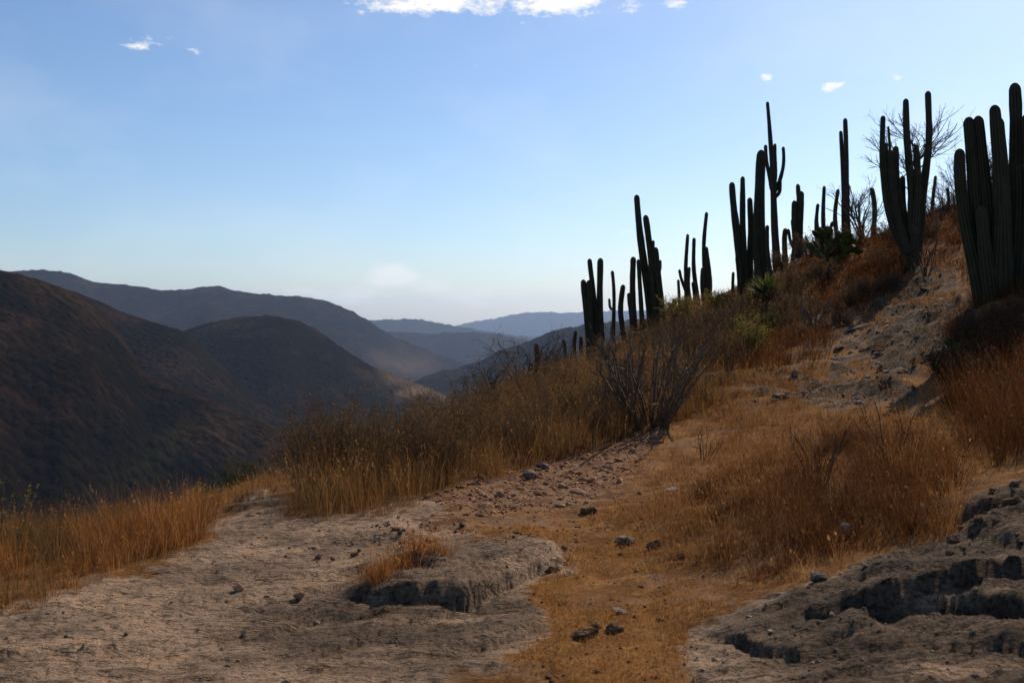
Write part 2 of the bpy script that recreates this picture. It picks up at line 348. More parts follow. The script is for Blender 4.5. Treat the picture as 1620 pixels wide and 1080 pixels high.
for i, (D, sf, sb, wd, am, pts) in enumerate(RIDGES):
    pu = [a[0] for a in pts]; pv = [a[1] for a in pts]
    vv = np.interp(U2, pu, pv); vv = (vv + np.interp(U2 - 7, pu, pv) + np.interp(U2 + 7, pu, pv)) / 3
    Dc = D * (1 + .05 * fbm(U2 / 260 + 9 * i, np.zeros_like(U2) + i, 3))
    zc = EYE + (HOR - vv) / FPX * Dc
    t = D2 - Dc; run = np.sqrt(t * t + wd * wd) - wd
    q = D / 1500.0
    gul = fbm(X2 / (230 * q) + 7 * i + .4 * fbm(X2 / (500 * q), Y2 / (500 * q), 2), Y2 / (520 * q) + 3 * i, 5, .52)
    spur = 1 - np.abs(fbm(X2 / (420 * q) - .25 * Y2 / (420 * q) + 13 * i, Y2 / (1100 * q), 3)) * 2
    far_f = sstep(0, 260 * q, run)
    zz = zc - np.where(t < 0, sf, sb) * run + far_f * (am * 2.4 * gul + am * 2.2 * (spur - .7)) * (q ** .25)
    zz = zz + 2.0 * fbm(X2 / 60, Y2 / 60, 3) * q + 3.4 * q * np.maximum(fbm(X2 / (13 * q), Y2 / (20 * q), 3), -.1)
    Z2 = np.maximum(Z2, zz)
Z2 = Z2 + 5 * fbm(X2 / 300, Y2 / 300, 4) * sstep(400, 900, D2)
nr2, nc2 = U2.shape; idx = np.arange(nr2 * nc2).reshape(nr2, nc2)
HF = np.stack([idx[:-1, :-1], idx[:-1, 1:], idx[1:, 1:], idx[1:, :-1]], -1).reshape(-1, 4)
uu, vv = to_uv(X2, Y2, Z2)
field = soft_poly(uu, vv, [(625,622),(640,613),(668,614),(674,622),(650,630),(630,628)], 6) * ((D2 > 1300) & (D2 < 2500)) + \
        .7 * soft_poly(uu, vv, [(600,586),(640,597),(690,612),(720,632),(700,640),(660,612),(615,606)], 14) * ((D2 > 1300) & (D2 < 2500)) + \
        .5 * soft_poly(uu, vv, [(585,560),(680,565),(690,585),(640,595),(600,580)], 25) * (D2 > 3800)
k = NT('scrub_hills'); nA = k.noise(.0016, 6, .6); nB = k.noise(.012, 6, .68); nC = k.noise(.07, 4, .7); nD = k.noise(.004, 5, .6, stretch=(1, .5, 2))
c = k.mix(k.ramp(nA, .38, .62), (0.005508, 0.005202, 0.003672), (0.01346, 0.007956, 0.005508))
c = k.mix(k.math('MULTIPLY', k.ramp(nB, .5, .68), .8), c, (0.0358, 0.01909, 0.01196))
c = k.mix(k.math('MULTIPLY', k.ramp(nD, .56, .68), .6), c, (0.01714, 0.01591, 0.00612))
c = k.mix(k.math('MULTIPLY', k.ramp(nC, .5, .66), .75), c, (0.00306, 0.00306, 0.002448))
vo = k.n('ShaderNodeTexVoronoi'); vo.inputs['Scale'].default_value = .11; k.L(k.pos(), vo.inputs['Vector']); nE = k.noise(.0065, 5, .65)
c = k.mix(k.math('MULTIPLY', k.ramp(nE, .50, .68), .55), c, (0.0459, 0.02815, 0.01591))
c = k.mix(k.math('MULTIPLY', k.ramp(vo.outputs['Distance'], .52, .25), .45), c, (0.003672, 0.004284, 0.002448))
c = k.mix(k.attr('field'), c, (.13, .085, .055))
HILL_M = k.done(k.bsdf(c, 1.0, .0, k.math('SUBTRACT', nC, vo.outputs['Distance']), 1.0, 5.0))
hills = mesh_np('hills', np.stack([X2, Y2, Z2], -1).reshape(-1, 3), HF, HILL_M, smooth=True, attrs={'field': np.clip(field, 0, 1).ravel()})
tag(hills, 'dark scrub covered mountain ridges receding across the valley', kind='structure')

# ------------------------------------------------------------------ air over the valley
zt = max(Z2.max(), GZ.max(), 12) + 15; zb = min(Z2.min(), GZ.min()) - 1.5
xm = max(np.abs(X2).max(), 4000) + 50; ya, yb = -60.0, Y2.max() + 60
hv = [(sx_ * xm, yy_, zz_) for zz_ in (zb, zt) for yy_ in (ya, yb) for sx_ in (-1, 1)]
k = NT('valley_haze'); pv_ = k.n('ShaderNodeVolumePrincipled'); pv_.inputs['Color'].default_value = (.50, .68, 1.0, 1)
pv_.inputs['Density'].default_value = 3.3e-5; pv_.inputs['Anisotropy'].default_value = .35
k.L(pv_.outputs[0], k.out.inputs['Volume'])
haze = mesh_np('haze', hv, [f_[::-1] for f_ in [(0, 1, 3, 2), (4, 6, 7, 5), (0, 4, 5, 1), (2, 3, 7, 6), (0, 2, 6, 4), (1, 5, 7, 3)]], k.m)
tag(haze, 'pale blue haze filling the valley air', 'haze', kind='stuff')
# ------------------------------------------------------------------ plant materials
def leafy(name, cols, trans=.4, rough=.75, tipdark=0):
    k = NT(name); t = k.attr('tone')
    c = k.mix(k.ramp(t, 0, .5), cols[0], cols[1]); c = k.mix(k.ramp(t, .5, 1), c, cols[2])
    b = k.bsdf(c, rough, .15); tr = k.n('ShaderNodeBsdfTranslucent'); k.L(c, tr.inputs[0])
    mx = k.n('ShaderNodeMixShader'); mx.inputs[0].default_value = trans; k.L(b, mx.inputs[1]); k.L(tr.outputs[0], mx.inputs[2])
    return k.done(mx.outputs[0])
M_GOLD = leafy('dry_gold_grass', [(0.096, 0.04, 0.0128), (0.2, 0.092, 0.0296), (0.32, 0.168, 0.0624)], .45)
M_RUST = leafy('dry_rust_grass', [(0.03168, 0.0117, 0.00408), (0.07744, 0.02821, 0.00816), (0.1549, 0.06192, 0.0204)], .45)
M_AMBER = leafy('dry_amber_grass', [(0.096, 0.03612, 0.01003), (0.2304, 0.09314, 0.02554), (0.384, 0.1711, 0.0529)], .5)
M_OLIVE = leafy('dry_olive_grass', [(0.06, 0.0336, 0.012), (0.124, 0.0688, 0.024), (0.232, 0.132, 0.052)], .45)
M_TURF = leafy('short_dry_turf', [(0.1564, 0.0672, 0.0156), (0.3036, 0.1386, 0.0348), (0.4232, 0.2184, 0.063)], .4)
M_YELLOW = leafy('yellow_green_leaves', [(0.084, 0.084, 0.01344), (0.168, 0.15, 0.0224), (0.264, 0.204, 0.0336)], .5)
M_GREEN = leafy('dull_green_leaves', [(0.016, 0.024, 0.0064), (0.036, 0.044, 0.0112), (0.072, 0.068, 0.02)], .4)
M_BROWNLEAF = leafy('dry_brown_leaves', [(0.048, 0.028, 0.0144), (0.096, 0.052, 0.024), (0.16, 0.088, 0.04)], .4)
def barkm(name, a, b_):
    k = NT(name); c = k.mix(k.ramp(k.noise(30, 4), .35, .65), a, b_); return k.done(k.bsdf(c, .85, .2))
M_TWIG_PALE = barkm('pale_grey_twigs', (0.068, 0.0464, 0.032), (0.16, 0.108, 0.072))
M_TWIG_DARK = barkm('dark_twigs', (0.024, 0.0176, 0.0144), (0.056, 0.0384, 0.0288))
M_TWIG_BROWN = barkm('brown_twigs', (0.04, 0.024, 0.0144), (0.096, 0.056, 0.032))
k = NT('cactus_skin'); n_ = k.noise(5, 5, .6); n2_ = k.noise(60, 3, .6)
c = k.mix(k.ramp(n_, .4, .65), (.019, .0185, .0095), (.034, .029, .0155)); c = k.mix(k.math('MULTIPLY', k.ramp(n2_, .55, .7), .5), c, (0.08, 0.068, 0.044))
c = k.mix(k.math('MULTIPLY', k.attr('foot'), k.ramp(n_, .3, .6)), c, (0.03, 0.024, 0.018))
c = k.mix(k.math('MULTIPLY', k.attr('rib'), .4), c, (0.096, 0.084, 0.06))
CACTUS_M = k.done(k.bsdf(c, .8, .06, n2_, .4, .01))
k = NT('pear_pad_skin'); n_ = k.noise(8, 4, .6); vor = k.n('ShaderNodeTexVoronoi'); vor.inputs['Scale'].default_value = 22; k.L(k.pos(), vor.inputs['Vector'])
c = k.mix(k.ramp(n_, .4, .65), (0.042, 0.0506, 0.01296), (0.078, 0.0782, 0.02016)); c = k.mix(k.ramp(vor.outputs['Distance'], .22, .12), c, (0.192, 0.1196, 0.0576))
tr = k.n('ShaderNodeBsdfTranslucent'); k.L(c, tr.inputs[0]); mx = k.n('ShaderNodeMixShader'); mx.inputs[0].default_value = .2
k.L(k.bsdf(c, .75, .08), mx.inputs[1]); k.L(tr.outputs[0], mx.inputs[2]); PAD_M = k.done(mx.outputs[0])
def stonem(name, a, b_, d_):
    k = NT(name); n_ = k.noise(9, 5, .65); m_ = k.noise(45, 4, .65)
    c = k.mix(k.ramp(n_, .38, .62), a, b_); c = k.mix(k.math('MULTIPLY', k.ramp(m_, .52, .68), .7), c, d_)
    return k.done(k.bsdf(c, .97, .03, m_, .7, .012))
ST_RED = stonem('reddish_stone', (0.195, 0.0899, 0.0504), (0.3525, 0.1958, 0.119), (0.0675, 0.0319, 0.0196))
ST_GREY = stonem('grey_stone', (0.1166, 0.08892, 0.06624), (0.2644, 0.1915, 0.1354), (0.03888, 0.03078, 0.02419))
ST_DARK = stonem('dark_stone', (0.06416, 0.04155, 0.02627), (0.1633, 0.09234, 0.05392), (0.03499, 0.02309, 0.01382))
ST_PALE = stonem('pale_stone', (0.2592, 0.216, 0.1872), (0.396, 0.3312, 0.288), (0.108, 0.0936, 0.0864))

# ------------------------------------------------------------------ grass
def scatter(poly, dens, d0, d1, rs, noise_f=0., thr=-1.):
    x0 = min(a[0] for a in poly); x1 = max(a[0] for a in poly)
    ax = [(x0 - CX) / FPX * d for d in (d0, d1)] + [(x1 - CX) / FPX * d for d in (d0, d1)]
    lo, hi = min(ax), max(ax); n = int(dens * (hi - lo) * (d1 - d0)) + 1
    x = rs.uniform(lo, hi, n); y = rs.uniform(d0, d1, n)
    u, v = to_uv(x, y, H0(x, y)); m = in_poly(u, v, poly)
    if noise_f: m &= (fbm(x * noise_f, y * noise_f, 3) + rs.normal(0, .12, n)) > thr
    return x[m], y[m]
def blades(x, y, z, h, az_, lean, w, rs, heads=0.0, tone=None):
    n = len(x); dx = np.cos(az_); dy = np.sin(az_); fa = rs.uniform(0, 2 * np.pi, n); wx = np.cos(fa) * w / 2; wy = np.sin(fa) * w / 2
    def pt(t):
        b = lean * t ** 1.7
        return np.stack([x + dx * b * h, y + dy * b * h, z + h * t * np.sqrt(np.maximum(1 - (lean * t) ** 2 * .6, .15))], -1)
    a, b, c = pt(0.), pt(.55), pt(1.); wv = np.stack([wx, wy, np.zeros(n)], -1)
    V = np.stack([a - wv, a + wv, b - wv * .75, b + wv * .75, c], 1)
    o = (np.arange(n) * 5)[:, None]
    F = (o[:, None, :] + np.array([[0, 1, 3], [0, 3, 2], [2, 3, 4]])[None]).reshape(-1, 3)
    tone = np.clip(rs.normal(.5, .25, n), 0, 1) if tone is None else tone
    T = np.repeat(tone, 5); V = V.reshape(-1, 3)
    if heads:
        k_ = np.nonzero(rs.random(n) < heads)[0]; m = 5; q = len(k_)
        tt = rs.uniform(.78, 1.02, (q, m)); B = lean[k_, None] * tt ** 1.7 * h[k_, None]
        cc = np.stack([x[k_, None] + dx[k_, None] * B, y[k_, None] + dy[k_, None] * B, z[k_, None] + h[k_, None] * tt * np.sqrt(np.maximum(1 - (lean[k_, None] * tt) ** 2 * .6, .15))], -1).reshape(-1, 3)
        sz = np.repeat(np.maximum(w[k_] * 1.6, .006), m)[:, None]
        tri = [cc + rs.normal(0, 1, cc.shape) * sz * np.array([.8, .8, 1.6]) for _ in range(3)]
        V2_ = np.stack(tri, 1).reshape(-1, 3); F2_ = np.arange(len(V2_)).reshape(-1, 3) + len(V)
        V = np.vstack([V, V2_]); F = np.vstack([F, F2_]); T = np.concatenate([T, np.repeat(np.clip(tone[k_] + .25, 0, 1), m * 3)])
    return V, F, T
def tufts(x, y, n, h, spread, lean, w, rs, heads=.15, hvar=.35, wind=(-.1, .0)):
    """x,y tuft centres, h mean blade length per tuft"""
    N = len(x); n = np.maximum((n * rs.uniform(.5, 1.4, N)).astype(int), 3); I = np.repeat(np.arange(N), n); m = len(I)
    r = np.abs(rs.normal(0, 1, m)) * spread; a = rs.uniform(0, 2 * np.pi, m)
    bx = x[I] + r * np.cos(a); by = y[I] + r * np.sin(a); bz = gz(bx, by) - .01
    hh = (np.broadcast_to(h, N) * rs.uniform(.5, 1.4, N))[I] * np.clip(rs.normal(1 - hvar / 2, hvar, m), .2, 1.35)
    ln = np.clip(np.abs(rs.normal(0, 1, m)) * lean + r / (spread + 1e-6) * lean * .5, 0, 1.2)
    lx = np.cos(a) * ln + wind[0]; ly = np.sin(a) * ln + wind[1]
    tone = np.clip(rs.normal(.5, .18, N)[I] + rs.normal(0, .2, m), 0, 1)
    ww = w * np.maximum(1, by / 9.0) * rs.uniform(.6, 1.3, m)
    return blades(bx, by, bz, hh, np.arctan2(ly, lx), np.hypot(lx, ly), ww, rs, heads, tone)
def grass(name, parts, mat, label):
    V = []; F = []; T = []; o = 0
    for v_, f_, t_ in parts: V.append(v_); F.append(f_ + o); T.append(t_); o += len(v_)
    ob = mesh_np(name, np.vstack(V), np.vstack(F), mat, attrs={'tone': np.concatenate(T)})
    return tag(ob, label, 'grass', kind='stuff')

rs = np.random.default_rng(5)
LEFT = [(-90,975),(60,955),(170,925),(245,890),(328,850),(330,815),(240,818),(-90,860)]
x, y = scatter(LEFT, 110, 5.0, 9.5, rs, 1.1, -.14)
hl = np.interp(y, [5, 7, 9], [.20, .28, .30]) * (.8 + .5 * fbm(x * 1.6, y * 1.6 + 5, 3)); gm = fbm(x * 1.3 + 60, y * 1.3, 3) > .03
d1 = tufts(x[~gm], y[~gm], 48, hl[~gm], .08, .34, .0028, rs, .05, .5); d0 = tufts(x[gm], y[gm], 44, hl[gm] * .9, .08, .36, .0028, rs, .04, .5)
grass('tall_grass', [d0], M_OLIVE, 'duller olive tufts mixed into the rust grass on the drop edge')
x, y = scatter([(-260,1000),(60,965),(180,935),(350,860),(370,830),(300,840)], 34, 5.0, 9, rs, 2, -.1)
d2 = tufts(x, y, 26, .12, .06, .45, .003, rs, .05)
grass('tall_grass', [d1, d2], M_AMBER, 'tall rust coloured dry grass on the drop edge beside the bare rock')
x, y = scatter([(240,840),(330,822),(440,782),(450,765),(400,755),(250,790)], 18, 8.0, 22, rs, .8, -.1)
grass('tall_grass', [tufts(x, y, 34, .17, .10, .3, .003, rs, .1)], M_GOLD, 'golden dry grass at the far rim behind the bare rock shelf')

BANK = [(440,832),(560,822),(670,795),(700,775),(780,758),(870,735),(970,700),(1085,662),(1140,640),(1090,600),(1010,590),(900,600),(800,640),(650,720),(470,790)]
x, y = scatter(BANK, 24, 7.6, 22, rs, .7, -.08)
hb = np.interp(y, [7.6, 9.5, 12, 16, 22], [.40, .42, .36, .30, .28])
b1 = tufts(x, y, 60, hb, .11, .26, .0028, rs, .12)
grass('tall_grass', [b1], M_OLIVE, 'tall olive brown dry grass along the top of the bank')
x, y = scatter([(440,835),(560,825),(690,790),(700,765),(560,780),(460,800)], 34, 7.4, 12, rs, 1.2, -.12)
b2 = tufts(x, y, 56, .34, .10, .3, .0028, rs, .12)
x, y = scatter([(700,785),(880,735),(1000,695),(1150,640),(1180,600),(1000,640),(820,700)], 20, 8, 18, rs)
b3 = tufts(x, y, 46, .28, .10, .3, .0028, rs, .12)
x, y = scatter(BANK, 6, 7.6, 18, rs)
b4 = tufts(x, y, 40, .42, .10, .3, .0028, rs, .15)
grass('tall_grass', [b2, b3, b4], M_GOLD, 'golden dry grass fringing the foot of the bank beside the rubble')

TUSS = [(1085,800),(1180,735),(1260,700),(1480,700),(1525,760),(1530,815),(1500,850),(1400,885),(1290,925),(1200,935),(1130,880),(1090,840)]
x, y = scatter(TUSS, 66, 4.6, 10.5, rs, 1.0, -.2)
u_, v_ = to_uv(x, y, H0(x, y)); core = np.exp(-(((u_ - 1360) / 150) ** 2 + ((v_ - 790) / 90) ** 2))
gm = (fbm(x * 1.4 + 20, y * 1.4, 3) > .10) & (core < .75); t1 = tufts(x[~gm], y[~gm], 62, (.12 + .26 * core)[~gm], .09, .42, .0026, rs, .06); t1b = tufts(x[gm], y[gm], 54, (.11 + .22 * core)[gm], .09, .5, .0026, rs, .08)
grass('tussock_grass', [t1], M_RUST, 'deep mound of soft rust brown grass above the layered rock')
grass('tussock_grass', [t1b], M_GOLD, 'straw coloured tufts mixed into the rust grass mound')
x, y = scatter([(985,800),(1060,745),(1170,690),(1260,690),(1180,740),(1110,800),(1130,860),(1210,930),(1130,955),(1040,930),(1060,870),(1010,850)], 46, 5, 11, rs, .9, -.2)
t2 = tufts(x, y, 50, .12, .09, .45, .0026, rs, .06)
x, y = scatter([(560,948),(600,925),(700,888),(705,905),(650,925),(600,950)], 230, 5.2, 7, rs)
t3 = tufts(x, y, 44, .13, .05, .38, .0028, rs, .06)
grass('tussock_grass', [t2], M_GOLD, 'low golden grass spilling down the dirt slope beside the mound')
grass('tussock_grass', [t3], M_AMBER, 'small rust tuft of grass growing against the rock slab')
x, y = scatter([(1530,730),(1500,640),(1545,560),(1620,520),(1900,500),(1900,760),(1640,745)], 30, 6.3, 15, rs)
r1 = tufts(x, y, 56, .42, .10, .32, .003, rs, .1)
x, y = scatter([(1490,540),(1530,470),(1600,440),(1720,420),(1720,570),(1540,590)], 34, 10.5, 16.5, rs)
r2 = tufts(x, y, 46, .26, .10, .35, .003, rs, .05)
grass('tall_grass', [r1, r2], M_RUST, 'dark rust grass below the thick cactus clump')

# slope grasses further up
x, y = scatter([(1080,640),(1180,590),(1290,585),(1310,600),(1250,625),(1300,660),(1500,660),(1520,600),(1560,600),(1540,730),(1480,700),(1260,690),(1160,690)], 40, 8.5, 19, rs, .5, -.3)
s1 = tufts(x, y, 34, .12, .12, .4, .0032, rs, .06)
x, y = scatter([(1100,600),(1120,540),(1240,500),(1350,430),(1420,400),(1430,440),(1370,500),(1300,520),(1330,560),(1250,590)], 12, 13, 34, rs, .4, -.25)
s2 = tufts(x, y, 40, .26, .15, .32, .0036, rs, .1)
x, y = scatter([(1330,450),(1450,330),(1560,300),(1700,250),(1700,480),(1560,470),(1500,420),(1430,435)], 7, 14, 40, rs, .35, -.3)
x2, y2 = scatter([(1180,470),(1250,430),(1330,392),(1420,372),(1470,345),(1450,420),(1380,470),(1300,500)], 8, 18, 40, rs); x = np.concatenate([x, x2]); y = np.concatenate([y, y2])
s3 = tufts(x, y, 40, .24, .17, .34, .0036, rs, .08)
x, y = scatter([(900,620),(960,560),(1060,500),(1200,460),(1300,430),(1280,520),(1150,560),(1050,620)], 9, 15, 36, rs)
s4 = tufts(x, y, 46, .34, .17, .3, .0036, rs, .1)
x, y = scatter([(700,720),(760,640),(880,590),(960,560),(950,620),(850,660)], 9, 13, 34, rs)
s5 = tufts(x, y, 46, .36, .17, .3, .0036, rs, .1)
x, y = scatter(ROCK[2] + [(1230,628)], 13, 10, 27, rs)
s6 = tufts(x, y, 24, .11, .12, .4, .0034, rs, .05)
x, y = scatter([(915,812),(985,765),(1050,690),(1150,635),(1200,680),(1080,740),(1010,800)], 40, 7, 14, rs, 1.0, -.1)
s7 = tufts(x, y, 26, .07, .09, .5, .0028, rs, .03)
grass('slope_grass', [s1, s6, s7], M_GOLD, 'sparse golden grass on the open dirt slope')
grass('slope_grass', [s2, s3], M_RUST, 'rust brown grass scattered between the rock patches uphill')
grass('slope_grass', [s4, s5], M_OLIVE, 'olive brown dry undergrowth around the cactus row')

# short turf on the dirt
x, y = scatter([(720,850),(870,815),(1000,800),(1100,790),(1130,850),(1060,880),(1040,930),(1150,965),(1095,1000),(1090,1060),(1200,1200),(690,1200),(800,1050),(880,1000),(860,960),(830,930),(900,895),(880,872),(790,855)], 5200, 3.2, 8, rs, 1.3, -.04)
n_ = len(x)
turf = blades(x, y, gz(x, y) - .004, rs.uniform(.012, .045, n_), rs.uniform(0, 6.28, n_), rs.uniform(.1, 1.0, n_), rs.uniform(.0022, .0042, n_), rs)
x, y = scatter([(1000,820),(1150,690),(1300,650),(1560,640),(1620,720),(1520,780),(1300,760),(1100,830)], 700, 6, 13, rs, .8, -.1)
n_ = len(x)
turf2 = blades(x, y, gz(x, y) - .004, rs.uniform(.03, .09, n_), rs.uniform(0, 6.28, n_), rs.uniform(.2, 1.0, n_), rs.uniform(.003, .006, n_), rs)
grass('short_turf', [turf, turf2], M_TURF, 'short orange dry turf covering the dirt between the rock shelves')
x, y = scatter([(-300,1000),(400,860),(700,830),(860,960),(860,1010),(700,1090),(-300,1300)], 130, 3.4, 8, rs, 1.6, .22)
n_ = len(x)
tx = tufts(x, y, 5, .03, .03, .5, .003, rs, 0)
x, y = scatter([(1120,1000),(1330,930),(1530,850),(1800,800),(1800,1300),(1180,1300)], 130, 3, 6.5, rs, 1.6, .2)
tx2 = tufts(x, y, 5, .03, .03, .5, .003, rs, 0)
grass('crack_grass', [tx, tx2], M_TURF, 'tiny dry sprigs growing in cracks of the bare rock')

# ------------------------------------------------------------------ branching plants
def tubes(lines, sides=4):
    V = []; F = []; o = 0; an = np.arange(sides) * 2 * np.pi / sides; ca, sa = np.cos(an), np.sin(an)
    for pts, rad in lines:
        pts = np.asarray(pts); n = len(pts); t = np.gradient(pts, axis=0); t /= np.linalg.norm(t, axis=1, keepdims=True) + 1e-9
        ref = np.array([0, 0, 1.]) if abs(t[0][2]) < .8 else np.array([1., 0, 0])
        a = np.cross(t, ref); a /= np.linalg.norm(a, axis=1, keepdims=True) + 1e-9; b = np.cross(t, a)
        rad = np.asarray(rad)[:, None, None]
        V.append((pts[:, None, :] + rad * (a[:, None, :] * ca[None, :, None] + b[:, None, :] * sa[None, :, None])).reshape(-1, 3))
        i = np.arange(n - 1)[:, None] * sides; j = np.arange(sides)[None]; j2 = (j + 1) % sides
        F.append((np.stack([i + j, i + j2, i + sides + j2, i + sides + j], -1) + o).reshape(-1, 4)); o += n * sides
    return np.vstack(V), np.vstack(F)
def grow(rs, base, height, n_stems, spread, levels, kids, r0, wig=.18, droop=0., up=.35, lenf=.55, basew=.05, start=.25):
    """returns lists of polylines per level; spread = outward lean of the stems"""
    out = [[] for _ in range(levels)]
    def branch(p, d, L, r, lv):
        m = 5 if lv == 0 else (4 if lv == 1 else 3); pts = [p]; dd = d / np.linalg.norm(d)
        for i in range(m):
            dd = dd + rs.normal(0, wig, 3) + np.array([0, 0, (up if lv == 0 else up * .5) * .3 - droop * .3 * i / m]); dd /= np.linalg.norm(dd)
            pts.append(pts[-1] + dd * L / m)
        rad = np.linspace(r, r * .45, m + 1); out[lv].append((pts, rad))
        if lv + 1 < levels:
            for _ in range(max(1, int(kids[lv] * rs.uniform(.7, 1.3)))):
                f = rs.uniform(start if lv == 0 else .2, 1.0); i = min(int(f * m), m - 1); q = pts[i] + (pts[i + 1] - pts[i]) * (f * m - i)
                dv = pts[i + 1] - pts[i]; dv = dv / np.linalg.norm(dv) + rs.normal(0, .55, 3) + np.array([0, 0, .12])
                branch(q, dv, L * lenf * rs.uniform(.6, 1.2) * (1.15 - .5 * f), r * .55 * (1.1 - .45 * f), lv + 1)
    for s in range(n_stems):
        a = rs.uniform(0, 2 * np.pi); sp = spread * math.sqrt(rs.uniform(.02, 1))
        d = np.array([math.cos(a) * sp, math.sin(a) * sp, 1.0])
        p = np.array([math.cos(a), math.sin(a), 0]) * basew * rs.uniform(0, 1) + np.array([0, 0, -.04])
        branch(p, d, height * rs.uniform(.65, 1.0), r0 * rs.uniform(.7, 1.1), 0)
    return out
def leaves_on(lines, per, size, rs, lo=.2, asp=2.2):
    C_ = []
    for pts, _ in lines:
        pts = np.asarray(pts); m = len(pts) - 1
        f = rs.uniform(lo, 1, per) * m; i = np.minimum(f.astype(int), m - 1); C_.append(pts[i] + (pts[i + 1] - pts[i]) * (f - i)[:, None])
    c = np.vstack(C_); n = len(c); a = rs.normal(0, 1, (n, 3)); a /= np.linalg.norm(a, axis=1, keepdims=True)
    b = np.cross(a, rs.normal(0, 1, (n, 3))); b /= np.linalg.norm(b, axis=1, keepdims=True) + 1e-9
    s = (size * rs.uniform(.6, 1.3, n))[:, None]; V = np.stack([c, c + a * s * .5 + b * s / asp / 2, c + a * s, c + a * s * .5 - b * s / asp / 2], 1).reshape(-1, 3)
    return V, np.arange(4 * n).reshape(-1, 4), np.repeat(np.clip(rs.normal(.5, .25, n), 0, 1), 4)
SHRUBS = {}
def plant_like(key, variants, name, label, cat, u, d, height, i, group, *args, **kw):
    """a shrub of a kind already built: its own object and parts, shared mesh data, own turn and size"""
    L = SHRUBS.setdefault(key, [])
    if len(L) < variants:
        o = plant(name, label, cat, u, d, height, *args, group=group, **kw); L.append((o, height)); return o
    src, h0 = L[i % variants]; x = (u - CX) / FPX * d; o = src.copy(); COL.objects.link(o); o.location = (x, d, float(gz(x, d)[0]) - .02)
    o.rotation_euler = (0, 0, 1.7 * i + .6); o.scale = (height / h0,) * 3; tag(o, label, cat, group)
    for c_ in list(src.children):
        q = c_.copy(); COL.objects.link(q); q.parent = o
    return o
def plant(name, label, cat, u, d, height, n_stems, spread, levels, kids, r0, seed, bark, leaf=None, per=6, lsize=.02, group=None, v=None, parts=('stems', 'twigs'), **kw):
    rs = np.random.default_rng(seed); x = (u - CX) / FPX * d; z = float(gz(x, d)[0]) if v is None else EYE + (HOR - v) / FPX * d
    o = empty(name, (x, d, z - .02)); tag(o, label, cat, group)
    g = grow(rs, None, height, n_stems, spread, levels, kids, r0, **kw)
    if parts[0] == 'trunk':
        a, b = tubes(g[0], 6); mesh_np('trunk', a, b, bark, o, smooth=True)
        a, b = tubes([l for lv in g[1:] for l in lv], 3); mesh_np('crown', a, b, bark, o, smooth=True)
    else:
        a, b = tubes(g[0], 5); fine = [l for lv in g[1:] for l in lv]
        if fine:
            a2, b2 = tubes(fine, 3); b = np.vstack([b, b2 + len(a)]); a = np.vstack([a, a2])
        mesh_np('branches', a, b, bark, o, smooth=True)
    if leaf is not None:
        a, b, t = leaves_on(g[-1] + (g[-2] if levels > 2 else []), per, lsize, rs); mesh_np('foliage', a, b, leaf, o, attrs={'tone': t})
    return o
